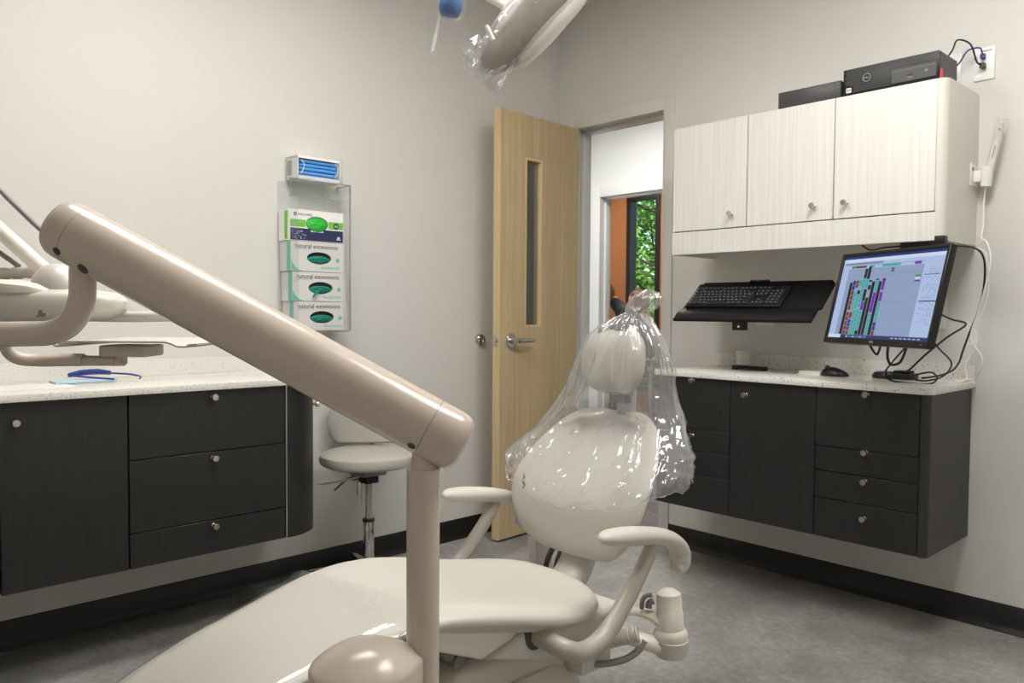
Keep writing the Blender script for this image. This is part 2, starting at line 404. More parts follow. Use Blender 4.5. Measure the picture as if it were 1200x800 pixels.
for z in (.25, 1.05, 1.88): m.cyl(V((.150, -.022, z)), V((.150, -.022, z+.1)), .008, n=14)
obj('hinge', m, NICKEL, dr)
ds = MB(); p = V((0, -.575, .987)); ds.lathe([(.03, 0), (.03, .006), (.026, .016), (.018, .022), (.012, .0225), (.011, .014), (.001, .013)], p, (1, 0, 0))
tag(obj('door_stop', ds, [CHROME], None, loc=p), 'round chrome bumper door stop on the wall behind the maple door', 'door stop')
st = MB(); st.box((FX0-.03+.03, FY-.02, .9), (FX0+.006, FY+.02, 1.02)); struct('trim_3', st, NICKEL)

# ------------------------------------------------------------------ ceiling lights (out of the photograph, they light the room)
LIGHT = emit('lamp diffuser', (255, 252, 248), 18.2)
def troffer(x, y, sx, sy, label, mat):
    t = E('ceiling_light', label, 'ceiling light', (x, y, HC), 'ceiling lights')
    m = MB()
    for lo, hi in (((-sx, -sy), (-sx+.02, sy)), ((sx-.02, -sy), (sx, sy)), ((-sx+.02, -sy), (sx-.02, -sy+.02)), ((-sx+.02, sy-.02), (sx-.02, sy))):
        m.box((x+lo[0], y+lo[1], HC-.02), (x+hi[0], y+hi[1], HC))
    obj('light_frame', m, WHT, t)
    obj('diffuser', MB().box((x-sx+.02, y-sy+.02, HC-.014), (x+sx-.02, y+sy-.02, HC-.004)), mat, t)
troffer(1.2, -2.2, .30, .60, 'rectangular ceiling light over the left counter', LIGHT)
troffer(2.35, -1.35, .30, .60, 'rectangular ceiling light near the right side of the room', LIGHT)
CL = emit('corridor diffuser', (255, 252, 246), 17)
troffer(-.6, 1.05, .55, .28, 'rectangular ceiling light in the corridor', CL)
troffer(-2.3, 3.0, .6, .3, 'rectangular ceiling light in the far terracotta room', CL)

# ================================================================== CABINETS
def knob(parent, p, ax):
    m = MB(); m.lathe([(.0075, 0), (.0075, .002), (.0045, .004), (.0045, .011), (.0105, .013), (.0112, .016), (.0112, .024), (.0098, .026), (.001, .0262)], p, ax, 20)
    return obj('knob', m, NICKEL, parent)
GAP = .0016
ZB, ZTOP = .318, .864
DY = -.42
def front_b(root, name, x0, x1, z0, z1, kx, kz, mat=DARK):      # front on the back wall (faces -y)
    o = obj(name, MB().box((x0+GAP, DY, z0+GAP), (x1-GAP, DY+.019, z1-GAP), .001, 1), mat, root)
    knob(o, V((kx, DY, kz)), (0, -1, 0)); return o
def drawers_b(label, x0, x1, kx, zs, kz, end=False):
    r = E('base_cabinet', label, 'cabinet', ((x0+x1)/2, -.2, ZB))
    xe = x1 - .04 if False else x1
    obj('cabinet_body', MB().box((x0+.001, DY+.021, ZB), (xe-.001, 0, ZTOP-.001)), DARKIN if not end else DARKIN, r)
    return r
r = drawers_b('charcoal wall-hung base cabinet of four drawers nearest the door frame', .985, 1.34, 1.165, None, None)
zz = [ZTOP, .652, .562, .462, ZB]; kz = [.851, .624, .535, .43]
for i in range(4): front_b(r, 'drawer', .985, 1.34, zz[i+1], zz[i], 1.168, kz[i])
r = E('base_cabinet', 'charcoal base cabinet with one tall door between the two drawer stacks', 'cabinet', (1.515, -.2, ZB))
obj('cabinet_body', MB().box((1.341, DY+.021, ZB), (1.691, 0, ZTOP-.001)), DARKIN, r)
front_b(r, 'door', 1.34, 1.692, ZB, ZTOP, 1.409, .81)
r = E('base_cabinet', 'charcoal base cabinet of four drawers under the computer monitor, with end panel', 'cabinet', (1.87, -.2, ZB))
obj('cabinet_body', MB().box((1.693, DY+.021, ZB+.002), (2.046, 0, ZTOP-.001)), DARKIN, r)
for i in range(4): front_b(r, 'drawer', 1.692, 2.05, zz[i+1], zz[i], 1.876, [.849, .647, .545, .415][i])
xe, re = 2.078, .026
poly = [(2.0515, DY)] + [(xe-re+re*math.sin(a), DY+re-re*math.cos(a)) for a in [k*PI/2/8 for k in range(9)]] + [(xe, 0), (2.0515, 0)]
obj('end_panel', MB().prism(poly, 'z', ZB, ZTOP-.0005), DARKTRIM, r)
# right counter
cr = .03; X0, X1, Y0 = .984, 2.092, -.437
poly = [(X0, Y0)] + [(X1-.03+cr*math.sin(a)-0, Y0+cr-cr*math.cos(a)) for a in [k*PI/2/8 for k in range(9)]] + [(X1, 0), (X0, 0)]
w_ = E('countertop', 'speckled white quartz counter on the cabinets below the monitor', 'countertop', (1.53, -.2, ZTOP))
obj('worktop', MB().prism(poly, 'z', ZTOP, .888, .002), QUARTZ, w_)
obj('backsplash', MB().box((X0+.012, -.016, .888), (X1, 0, .95), .001, 1), QUARTZ, w_)
# upper cabinet
UD = -.33; UB, UT = 1.378, 1.918
r = E('wall_cabinet', 'white wood-grain wall cabinet with three doors above the keyboard tray', 'cabinet', (1.53, -.16, UB))
obj('cabinet_body', MB().box((.988, UD+.02, UB+.03), (2.04, 0, UT-.002)), CREAMP, r)
xe, re = 2.078, .03
poly = [(2.05, UD)] + [(xe-re+re*math.sin(a), UD+re-re*math.cos(a)) for a in [k*PI/2/8 for k in range(9)]] + [(xe, 0), (2.05, 0)]
obj('end_panel', MB().prism(poly, 'z', UB, UT), CREAMP, r)
for a, b, kx in ((.988, 1.344, 1.276), (1.344, 1.698, 1.625), (1.698, 2.049, 1.745)):
    o = obj('door', MB().box((a+.002, UD, 1.478), (b-.002, UD+.019, UT), .001, 1), WHITEG, r)
    knob(o, V((kx, UD, 1.532)), (0, -1, 0))
m = MB(); m.box((.988, UD, UB), (2.049, UD+.019, 1.474), .001, 1); m.box((.988, UD+.019, UB), (1.007, 0, UB+.03)); obj('valance', m, WHITEG, r)
m = MB(); m.box((.99, UD+.016, 1.474), (2.049, UD+.02, 1.479)); 
for x in (1.344, 1.698, 2.049): m.box((x-.003, UD+.016, 1.478), (x+.003, UD+.02, UT-.003))
obj('shadow_gap', m, BLK, r, 'dark gap between the doors')

# left cabinets, front plane x = .444
FX = .444
def front_l(root, name, y0, y1, z0, z1, ky, kz):
    o = obj(name, MB().box((FX-.019, y0+GAP, z0+GAP), (FX, y1-GAP, z1-GAP), .001, 1), DARK, root)
    if ky is not None: knob(o, V((FX, ky, kz)), (1, 0, 0))
    return o
def body_l(root, y0, y1): obj('cabinet_body', MB().box((0, y0+.001, ZB+.001), (FX-.021, y1-.001, ZTOP-.001)), DARKIN, root)
r = E('base_cabinet', 'charcoal base cabinet cut off by the left edge of the photo', 'cabinet', (.22, -3.0, ZB)); body_l(r, -3.27, -2.735); front_l(r, 'door', -3.27, -2.735, ZB, ZTOP, -2.79, .806)
r = E('base_cabinet', 'charcoal base cabinet with one tall door left of the wide drawers', 'cabinet', (.22, -2.56, ZB)); body_l(r, -2.733, -2.393); front_l(r, 'door', -2.733, -2.393, ZB, ZTOP, -2.694, .806)
r = E('base_cabinet', 'charcoal base cabinet of three wide drawers behind the beige support arm', 'cabinet', (.22, -2.13, ZB)); body_l(r, -2.391, -1.868)
for z0, z1, k in ((.659, ZTOP, .84), (.43, .659, .638), (ZB, .43, .411)): front_l(r, 'drawer', -2.391, -1.868, z0, z1, -2.128, k)
r = E('base_cabinet', 'charcoal end cabinet with a rounded door beside the stool', 'cabinet', (.22, -1.78, ZB))
rc = .155; yc0 = -1.862
arc = [(FX-rc+rc*math.cos(a), yc0+.012+rc*math.sin(a)) for a in [k*PI/2/14 for k in range(15)]]
obj('edge_strip', MB().box((FX-.02, -1.8665, ZB), (FX+.001, -1.8615, ZTOP), .0005, 1), NICKEL, r, 'thin bright metal edge strip')
obj('cabinet_body', MB().prism([(0, yc0), (FX-.006, yc0)] + [(x-.004, y-.004) for x, y in arc] + [(0, arc[-1][1]-.004)], 'z', ZB+.004, ZTOP-.001), DARKIN, r)
outer = [(FX, yc0+.001)] + arc + [(.002, arc[-1][1])]; inner = [(0.004, arc[-1][1]-.012)] + [(x-.012*math.cos(k*PI/28), y-.012*math.sin(k*PI/28)) for k, (x, y) in reversed(list(enumerate(arc)))] + [(FX-.012, yc0+.001)]
dd = obj('curved_door', MB().prism(outer+inner, 'z', ZB, ZTOP-.0005), DARK, r)
an = math.radians(50); knob(dd, V((FX-rc+rc*math.cos(an), yc0+.012+rc*math.sin(an), .782)), (math.cos(an), math.sin(an), 0))
w_ = E('countertop', 'long speckled white quartz counter along the left wall', 'countertop', (.22, -2.5, ZTOP))
rc2 = .17; arc2 = [(.46-rc2+rc2*math.cos(a), yc0+.015+rc2*math.sin(a)) for a in [k*PI/2/14 for k in range(15)]]
obj('worktop', MB().prism([(0, -3.28), (.46, -3.28)] + arc2 + [(0, arc2[-1][1])], 'z', ZTOP, .886, .002), QUARTZ, w_)
obj('backsplash', MB().box((0, -3.28, .886), (.018, arc2[-1][1], .947), .001, 1), QUARTZ, w_)

# ------------------------------------------------------------------ things on the left counter
tag(obj('paper_sheet', MB().box((.14, -2.72, .886), (.3, -2.50, .8868)), PAPER), 'white paper sheet lying flat on the left counter', 'paper')
m = MB(); rings = []
for i in range(9):
    y = -2.53 + i*.0225
    rings.append([V((x, y, .8875 + .006*math.sin(i*.9)*math.sin((x-.1)*30) + .006)) for x in [.11+.0115*k for k in range(9)]] + [V((x, y, .8875)) for x in [.11+.0115*k for k in range(8, -1, -1)]])
m.loft(rings); tag(obj('face_mask', m, LMASK), 'pale blue face mask lying on the left counter', 'mask')
r = E('safety_glasses', 'dark blue framed glasses lying on the pale blue mask on the left counter', 'glasses', (.15, -2.4, .9))
m = MB(); m.tube([V((.10, -2.47, .907)), V((.10, -2.43, .914)), V((.10, -2.38, .915)), V((.10, -2.34, .909))], [.009, .012, .012, .009], 10, flat=.8); obj('brow_bar', m, NBLUE, r)
m = MB(); m.tube([V((.10, -2.34, .908)), V((.12, -2.29, .904)), V((.15, -2.26, .897)), V((.18, -2.27, .892))], .003, 8); obj('temple', m, NBLUE, r)
m = MB(); m.tube([V((.10, -2.47, .906)), V((.14, -2.45, .905)), V((.19, -2.40, .900)), V((.21, -2.36, .896))], .003, 8); obj('temple', m, NBLUE, r)
m = MB(); m.loft([[V((.103+.03*a, -2.46+.12*b/6, .904+.009*(1-a))) for b in range(7)] for a in (0, .5, 1)], closed=False); obj('clear_lens', m, ACR, r)

# ------------------------------------------------------------------ wall rack of glove boxes
r = E('glove_box_rack', 'clear acrylic rack holding four glove boxes on the left wall', 'rack', (.05, -1.54, 1.045))
m = MB(); m.box((.002, -1.672, 1.05), (.005, -1.375, 1.655), .001, 1); obj('back_plate', m, ACR, r)
m = MB(); m.box((.005, -1.398, 1.045), (.112, -1.394, 1.655), .001, 1); obj('side_plate', m, ACR, r)
m = MB(); m.box((.108, -1.672, 1.585), (.112, -1.398, 1.655), .0015, 1); obj('header_plate', m, ACR, r)
m = MB(); m.box((.108, -1.672, 1.045), (.112, -1.635, 1.585)); m.box((.108, -1.43, 1.045), (.112, -1.398, 1.585)); m.box((.005, -1.672, 1.04), (.112, -1.398, 1.045)); obj('front_lip', m, ACR, r)
m = MB(); m.box((.107, -1.399, 1.045), (.1125, -1.3935, 1.655)); m.box((.002, -1.399, 1.652), (.112, -1.3935, 1.656)); m.box((.1075, -1.672, 1.652), (.1125, -1.399, 1.656)); m.box((.107, -1.672, 1.585), (.1125, -1.669, 1.652)); m.box((.107, -1.672, 1.584), (.1125, -1.43, 1.5865)); m.box((.107, -1.672, 1.04), (.1125, -1.399, 1.0435)); obj('polished_edges', m, film('acrylic edge', .25, .6, 0, tint=(205, 210, 210), rough=.1), r)
for yy in (-1.6, -1.46):
    m = MB(); m.cyl(V((.005, yy, 1.62)), V((.01, yy, 1.62)), .006, n=14); obj('screw', m, NICKEL, r)
TW = lambda x, y, z: Matrix.Translation((x, y, z)) @ Matrix(((0, 0, 1, 0), (1, 0, 0, 0), (0, 1, 0, 0), (0, 0, 0, 1)))   # text on the left wall: right = +y, up = +z, faces +x
def oval_ring(y0, y1, z0, z1, cy, cz, ry, rz, x0, x1, n=40):
    # a plate with an oval opening
    out, inn = [], []
    for k in range(n):
        a = 2*PI*k/n; c, s_ = math.cos(a), math.sin(a)
        inn.append((cy+ry*c, cz+rz*s_))
        tx = ((y1-cy) if c > 0 else (cy-y0))/max(abs(c), 1e-6); tz = ((z1-cz) if s_ > 0 else (cz-z0))/max(abs(s_), 1e-6); t = min(tx, tz)
        out.append((cy+t*c, cz+t*s_))
    # snap nearest outline points to the corners
    for (cy_, cz_) in ((y0, z0), (y0, z1), (y1, z0), (y1, z1)):
        i = min(range(n), key=lambda q: (out[q][0]-cy_)**2+(out[q][1]-cz_)**2); out[i] = (cy_, cz_)
    return [[V((x, p[0], p[1])) for p in L] for x, L in ((x0, inn), (x1, inn), (x1, out), (x0, out), (x0, inn))]
def glove_box(y0, z0, h, label, glove, kind):
    D = .094; W = .245; x0 = .006; y1 = y0+W; z1 = z0+h
    g = E('glove_box', label, 'glove box', (.05, (y0+y1)/2, z0), 'glove boxes in the wall rack')
    m = MB(); m.box((x0, y0, z0), (x0+D-.008, y1, z1), .001, 1); 
    cy, cz, ry, rz = (y0+.122, z0+h*.56, .052, .031) if kind == 'green' else (y0+.128, z0+h*.46, .056, .025)
    m.loft(oval_ring(y0, y1, z0, z1, cy, cz, ry, rz, x0+D-.008, x0+D), cap=False)
    obj('carton', m, PAPER if kind == 'green' else CARDG, g)
    m = MB(); m.prism([(cy+ry*math.cos(a)*1.02, cz+rz*math.sin(a)*1.02) for a in [2*PI*k/30 for k in range(30)]], 'x', x0+D-.0079, x0+D-.007); obj('opening', m, HOLE, g)
    m = MB(); t = bmesh.new(); bmesh.ops.create_uvsphere(t, u_segments=40, v_segments=24, radius=1)
    for v in t.verts:
        n_ = noise.noise(V((v.co.y*2.2+z0*50, v.co.z*3.5, z0*20)))*.5 + .25*noise.noise(V((v.co.y*7, v.co.z*8+z0*70, 3)))
        low = (0.72 if kind == 'green' else .62)
        v.co = V((x0+D-.008 + max(0, v.co.x)*(.012+.012*n_), cy + v.co.y*ry*.95, cz - (0 if kind == 'green' else rz*.25) + v.co.z*rz*(.93 if kind == 'green' else low)))
    m._add(t)
    if kind == 'teal2': m.tube([V((x0+D-.004, cy-.01, cz-.01)), V((x0+D+.008, cy-.025, cz-.02)), V((x0+D+.01, cy-.04, cz-.04))], [.011, .009, .003], 8, flat=.5)
    obj('gloves', m, GRN if kind == 'green' else TEAL, g)
    xf = x0+D+.0003; m = MB(); m2 = MB()
    if kind == 'green':
        for a, b in ((y0+.002, cy-ry*1.01), (cy+ry*1.01, y1-.002)): m.box((xf-.0002, a, z0+.055), (xf, b, z0+.085), mi=0)
        m.box((xf-.0002, y0+.002, z0+.001), (xf, y1-.002, z0+.042), mi=1) if False else None
        m.box((xf-.0002, y0+.002, z0+.002), (xf, y1-.002, cz-rz-.001), mi=1)
        m.box((xf-.0002, y0+.002, cz-rz-.001), (xf, cy-ry*.55, z0+.05), mi=1); m.box((xf-.0002, cy+ry*.55, cz-rz-.001), (xf, y1-.002, z0+.05), mi=1)
        m2.box((x0+.05, y0-.0004, z0+.006), (x0+.075, y0, z1-.006), mi=0); obj('side_band', m2, LIME, g)
        m.lathe([(.013, 0), (.013, .0005), (.001, .0006)], V((xf, y0+.21, z0+.068)), (1, 0, 0), 24, mi=2)
        m.text('XS', .014, TW(xf+.0008, y0+.2015, z0+.063), mi=3)
        m.text('HALYARD', .0145, TW(xf, y0+.036, z0+.101), mi=2)
        m.lathe([(.0075, 0), (.0075, .0004), (.001, .0005)], V((xf, y0+.024, z0+.106)), (1, 0, 0), 20, mi=2)
        m.box((xf+.0004, y0+.021, z0+.104), (xf+.0008, y0+.028, z0+.108), mi=3)
        rr = random.Random(3)
        for i in range(26): 
            a, b = rr.uniform(.008, .07), rr.uniform(.006, .04); m.box((xf, y0+a, z0+b), (xf+.0003, y0+a+.0025, z0+b+.0025), mi=3)
        m.box((xf, y0+.008, z0+.072), (xf+.0003, y0+.06, z0+.076), mi=4); m.box((xf, y0+.008, z0+.063), (xf+.0003, y0+.04, z0+.067), mi=4)
        m.box((xf, y0+.212, z0+.012), (xf+.0003, y0+.232, z0+.016), mi=3); m.box((xf, y0+.216, z0+.018), (xf+.0003, y0+.228, z0+.025), mi=3)
        obj('printing', m, [LIME, NAVY, DTXT, PAPER, GREYPR], g, 'lime, navy and black print')
    else:
        m.text('natural extensions', .0265, TW(xf, y0+.018, z0+h-.027), mi=0)
        m.text('NeoStretch', .0185, TW(xf, y0+.135, z0+.012), mi=1)
        m.lathe([(.009, 0), (.009, .0004), (.001, .0005)], V((xf, y0+.213, z0+.05)), (1, 0, 0), 20, mi=1)
        m.box((xf, y0+.018, z0+h-.031), (xf+.0003, y0+.09, z0+h-.0295), mi=2)
        m.prism([(y0+.001, z0+.001), (y0+.055, z0+.001), (y0+.03, z0+.008), (y0+.012, z0+.025), (y0+.001, z0+.05)], 'x', xf-.0002, xf, mi=1)
        m2.box((x0+.06, y0-.0004, z0+.002), (x0+D-.002, y0, z1-.002)); obj('side_band', m2, TEALP, g)
        obj('printing', m, [DTXT, TEALP, GREYPR], g, 'grey and teal print')
glove_box(-1.668, 1.410, .125, 'white, lime and navy glove box of bright green gloves, topmost in the rack', GRN, 'green')
glove_box(-1.664, 1.287, .121, 'white box of teal gloves directly under the lime and navy glove box', TEAL, 'teal')
glove_box(-1.658, 1.166, .119, 'white box of teal gloves with one glove dangling out, third down the rack', TEAL, 'teal2')
glove_box(-1.652, 1.047, .117, 'white box of teal gloves at the bottom of the wall rack', TEAL, 'teal')
r = E('mask_box', 'carton of blue face masks standing on top of the glove box rack', 'mask box', (.06, -1.535, 1.657))
y0, y1, z0, z1 = -1.632, -1.437, 1.658, 1.752; m = MB()
m.box((.006, y0, z0), (.012, y1, z1)); m.box((.012, y0, z0), (.1, y0+.003, z1)); m.box((.012, y1-.003, z0), (.1, y1, z1)); m.box((.012, y0, z0), (.1, y1, z0+.003)); m.box((.012, y0, z1-.003), (.085, y1, z1))
m.box((.097, y0, z0), (.1, y1, z0+.014)); m.box((.097, y0, z1-.01), (.1, y1, z1)); obj('carton', m, PAPER, r)
m = MB()
for k in range(5): m.box((.02, y0+.012, z0+.006+k*.0155), (.092-.003*(k % 2), y1-.012, z0+.0195+k*.0155), .006, 3)
obj('masks', m, MASK, r)
for yy in (y0+.02, y1-.02):
    m = MB(); m.tube([V((.093, yy, z0+.08)), V((.101, yy+.008, z0+.06)), V((.1, yy+.004, z0+.04)), V((.098, yy-.006, z0+.02))], .0016, 6); obj('ear_loop', m, WHT, r)
m = MB(); m.box((.012, y0-.0005, z0+.02), (.05, y0, z0+.08)); obj('side_print', m, GREYPR, r)
hx_ = E('mask_box_holder', 'clear acrylic holder around the mask carton above the rack', 'holder', (.06, -1.535, 1.655))
m = MB(); m.box((.002, y0-.006, 1.6565), (.108, y1+.006, 1.6578)); m.box((.106, y0-.006, 1.6578), (.108, y1+.006, 1.685)); m.box((.002, y0-.006, 1.6578), (.106, y0-.004, 1.76)); m.box((.002, y1+.004, 1.6578), (.106, y1+.006, 1.76)); obj('tray_shell', m, ACR, hx_)

# ================================================================== RIGHT COUNTER, MONITOR, TRAY, PC
a = math.radians(-29.5); tl = math.radians(13.4); Wm, Hm = .50, .322
ex = V((math.cos(a), math.sin(a), 0)); nf = V((math.sin(a), -math.cos(a), 0)); ey = V((0, 0, 1))*math.cos(tl) - nf*math.sin(tl); nn = ex.cross(ey)   # nn faces the viewer
mc = V((1.963, -.532, 1.1845)); MM = Matrix((ex, ey, nn)).transposed().to_4x4(); MM.translation = mc
r = E('computer_monitor', 'black computer monitor showing a colourful schedule, tilted on a wall arm', 'monitor', mc)
w, h = Wm/2, Hm/2; bz = .011; m = MB()
m.box((-w, -h, -.022), (w, h, -.004), .004, 2, Mx=MM)
m.box((-w, -h, -.006), (-w+bz, h, .004), .001, 1, Mx=MM); m.box((w-bz, -h, -.006), (w, h, .004), .001, 1, Mx=MM); m.box((-w+bz, h-bz, -.006), (w-bz, h, .004), .001, 1, Mx=MM); m.box((-w+bz, -h, -.006), (w-bz, -h+.019, .004), .001, 1, Mx=MM)
m.box((-w*.6, -h*.6, -.045), (w*.6, h*.6, -.02), .01, 2, Mx=MM); obj('housing', m, BLK, r)
m = MB(); m.text('DELL', .009, MM @ Matrix.Translation((-.01, -h+.006, .0042)), mi=0, align='LEFT'); obj('maker_mark', m, GREYPR, r); m = MB(); m.cyl(MM @ V((w-.03, -h+.008, .004)), MM @ V((w-.03, -h+.008, .0045)), .0018, n=10); obj('power_light', m, GREYPR, r)
SC = {k: emit('screen '+k, c, s) for k, c, s in (('blue', (150, 170, 205), .8), ('pale', (178, 198, 236), .85), ('white', (206, 218, 245), .9), ('navy', (44, 62, 128), .6), ('black', (28, 30, 38), .5), ('teal', (70, 176, 170), .8), ('purple', (124, 34, 190), .8), ('rust', (140, 58, 46), .7), ('indigo', (44, 48, 150), .7), ('grid', (128, 146, 182), .8), ('green', (60, 150, 90), .8))}
SK = list(SC); scr = MB(); sx0, sx1, sy0, sy1 = -w+bz, w-bz, -h+.019, h-bz
def cell(u0, v0, u1, v1, k, lay):          # u right, v down, 0..1
    q = [(u0, v1), (u1, v1), (u1, v0), (u0, v0)]
    scr.quad([MM @ V((sx0+(sx1-sx0)*u, sy1-(sy1-sy0)*v, -.0035+lay*.0003)) for u, v in q], SK.index(k))
cell(0, 0, 1, 1, 'blue', 0)
cell(0, 0, 1, .035, 'navy', 1); cell(0, .035, 1, .075, 'white', 1); cell(0, .075, 1, .115, 'pale', 1); cell(.02, .082, .42, .108, 'grid', 2)
cell(.82, .115, 1, .955, 'pale', 1); cell(0, .115, .07, .955, 'pale', 1); cell(0, .955, 1, 1, 'navy', 1); cell(0, .955, .14, 1, 'white', 2)
cell(.07, .125, .82, .155, 'pale', 2); cell(.1, .125, .15, .15, 'green', 3); cell(.15, .125, .26, .15, 'rust', 3); cell(.3, .125, .34, .15, 'teal', 3); cell(.42, .12, .6, .15, 'teal', 3); cell(.73, .12, .79, .15, 'purple', 3)
for i in range(7): cell(.07, .24+i*.105, .82, .243+i*.105, 'grid', 2)
cw = .034; cx0 = .115
cols = [
 [(.32, .955, 'black')],
 [(.30, .42, 'indigo'), (.42, .66, 'rust'), (.68, .955, 'rust')],
 [(.30, .39, 'rust'), (.45, .66, 'teal'), (.68, .76, 'rust'), (.77, .86, 'indigo'), (.86, .955, 'rust')],
 [(.29, .37, 'teal'), (.42, .47, 'black'), (.47, .64, 'teal'), (.66, .955, 'teal')],
 [(.16, .28, 'black'), (.28, .63, 'teal'), (.65, .955, 'teal')],
 [(.13, .29, 'black'), (.29, .4, 'teal'), (.41, .55, 'black'), (.55, .66, 'purple'), (.67, .90, 'teal'), (.90, .955, 'black')],
 [(.3, .33, 'black'), (.36, .42, 'black'), (.51, .955, 'black')],
 [(.32, .955, 'black')],
 [(.29, .31, 'black'), (.31, .44, 'teal'), (.45, .69, 'purple'), (.7, .955, 'teal')],
 [(.32, .955, 'black')],
 [(.29, .32, 'black'), (.31, .43, 'purple'), (.45, .56, 'purple'), (.57, .8, 'teal'), (.8, .9, 'indigo'), (.9, .955, 'rust')]]
for i, c in enumerate(cols):
    for v0, v1, k in c:
        n_ = max(1, round((v1-v0)/.055)) if k != 'purple' and k != 'black' else 1
        for j in range(n_): cell(cx0+i*cw+.003, v0+(v1-v0)*j/n_+.003, cx0+(i+1)*cw-.002, v0+(v1-v0)*(j+1)/n_-.003, k, 3)
cell(.52, .13+.045, .55, .19, 'black', 3); cell(.52, .2, .55, .215, 'black', 3)
cell(.76, .27, .81, .29, 'green', 3); cell(.76, .30, .81, .32, 'white', 3); cell(.76, .33, .81, .345, 'purple', 3)
rr = random.Random(5)
for i in range(30):
    v = .17+i*.022; 
    if i % 9 in (5, 8): continue
    for j in range(5):
        if rr.random() < .62: cell(.85+j*.026, v, .85+j*.026+.015, v+.006, 'grid', 2)
cell(.84, .56, .99, .572, 'navy', 3); cell(.84, .27, .97, .277, 'navy', 3)
for j in range(9): cell(.2+j*.025, .968, .213+j*.025, .987, ['white', 'teal', 'blue'][j % 3], 2)
for j in range(7): cell(.66+j*.04, .972, .685+j*.04, .984, 'pale', 2)
obj('screen', scr, [SC[k] for k in SK], r)
m = MB(); bk = MM @ V((0, 0, -.045)); m.box((-.06, -.06, -.06), (.06, .06, -.045), .004, Mx=MM)
m.tube([bk - nn*.02, V((1.93, -.3, 1.19)), V((1.90, -.12, 1.19)), V((1.88, -.02, 1.19))], .02, 12); m.box((1.84, -.025, 1.12), (1.92, -.001, 1.26), .004); obj('wall_arm', m, BLK, r)

# keyboard tray
a = math.radians(2.5); tl = math.radians(51.9); Wt, Ht = .6, .26
ex = V((math.cos(a), math.sin(a), 0)); nf = V((math.sin(a), -math.cos(a), 0)); ey = V((0, 0, 1))*math.cos(tl) - nf*math.sin(tl); nn = ex.cross(ey)
TM = Matrix((ex, ey, nn)).transposed().to_4x4(); TM.translation = V((1.333, -.273, 1.182))
r = E('keyboard_tray', 'black tilted keyboard tray held on the wall under the white cabinet', 'tray', (1.333, -.273, 1.182))
w, h = Wt/2, Ht/2; m = MB()
poly = [(-w, -h), (w, -h), (w, -h+.075), (w+.012, -h+.085), (w+.012, h-.02), (w-.005, h), (-w+.03, h), (-w+.03, h-.01), (-w+.012, h-.012), (-w+.012, -h+.075), (-w, -h+.07)]
m.prism(poly, 'z', -.012, 0, .002, Mx=TM); obj('platform', m, BLKM, r)
m = MB(); rings = []
for i, x in enumerate([-w+.004, -w+.02, 0, w-.02, w-.004]):
    rings.append([TM @ V((x, -h+.004+.066*(u), .001+.004*math.sin(PI*min(1, u*1.05)))) for u in [k/8 for k in range(9)]] + [TM @ V((x, -h+.004+.066*u, -.001)) for u in (1, .5, 0)])
m.loft(rings); obj('palm_rest', m, BLK, r)
m = MB()
for i in range(8): m.box((-.045+i*.011, h-.018, .0), (-.039+i*.011, h-.002, .012), .002, Mx=TM)
obj('cable_clip', m, BLK, r)
m = MB(); m.box((-.025, -.05, -.045), (.025, .05, -.012), .003, Mx=TM); c0 = TM @ V((0, 0, -.04))
m.tube([c0, V((1.34, -.16, 1.15)), V((1.35, -.06, 1.17)), V((1.35, -.002, 1.18))], .014, 10); m.box((1.32, -.02, 1.13), (1.38, -.0005, 1.24), .003); obj('wall_bracket', m, BLK, r)
m = MB(); q = TM @ V((-.012, -h+.03, -.013)); m.box((q.x-.026, q.y-.005, q.z-.05), (q.x+.026, q.y+.03, q.z+.005), .003); m.cyl(V((q.x+.005, q.y-.006, q.z-.035)), V((q.x+.005, q.y-.005, q.z-.035)), .005, n=12, mi=1); obj('tilt_lever', m, [BLK, NICKEL], r)
r = E('computer_keyboard', 'black full-size keyboard lying on the tilted tray', 'keyboard', TM @ V((-.09, .02, .002)))
KM = TM @ Matrix.Translation((-w+.022, -h+.078, .0012)); m = MB(); KW, KH = .43, .135
m.box((0, 0, 0), (KW, KH, .009), .003, 2, Mx=KM); obj('keyboard_body', m, BLK, r)
ks = MB(); pr_ = MB(); u = .0186
def key(x, y, wd=1, ht=1, mark=True):
    ks.box((.012+x*u+.001, .010+y*u+.001, .008), (.012+(x+wd)*u-.001, .010+(y+ht)*u-.001, .014), .0015, 1, Mx=KM)
    if mark: pr_.box((.012+x*u+.005, .010+y*u+.009, .0139), (.012+x*u+.0085, .010+y*u+.013, .0143), Mx=KM)
for j, rowx in enumerate([[(0, 1.25), (1.25, 1.25), (2.5, 1.25), (3.75, 6), (9.75, 1.25), (11, 1.25), (12.25, 1.25), (13.5, 1.5)], [(0, 2.25)]+[(2.25+i, 1) for i in range(10)]+[(12.25, 2.75)], [(0, 1.75)]+[(1.75+i, 1) for i in range(11)]+[(12.75, 2.25)], [(0, 1.5)]+[(1.5+i, 1) for i in range(12)]+[(13.5, 1.5)], [(i, 1) for i in range(13)]+[(13, 2)]]):
    for x, wd in rowx: key(x, j, wd)
for x in [0, 2, 3, 4, 5, 6.5, 7.5, 8.5, 9.5, 11, 12, 13, 14]: key(x, 5.2)
for x in (15.4, 16.4, 17.4):
    key(x, 0); key(x, 3); key(x, 4); key(x, 5.2)
key(16.4, 1)
for j in range(5):
    for x in (18.7, 19.7, 20.7): key(x, j)
obj('keys', ks, KEY, r); obj('key_legends', pr_, GREYPR, r)

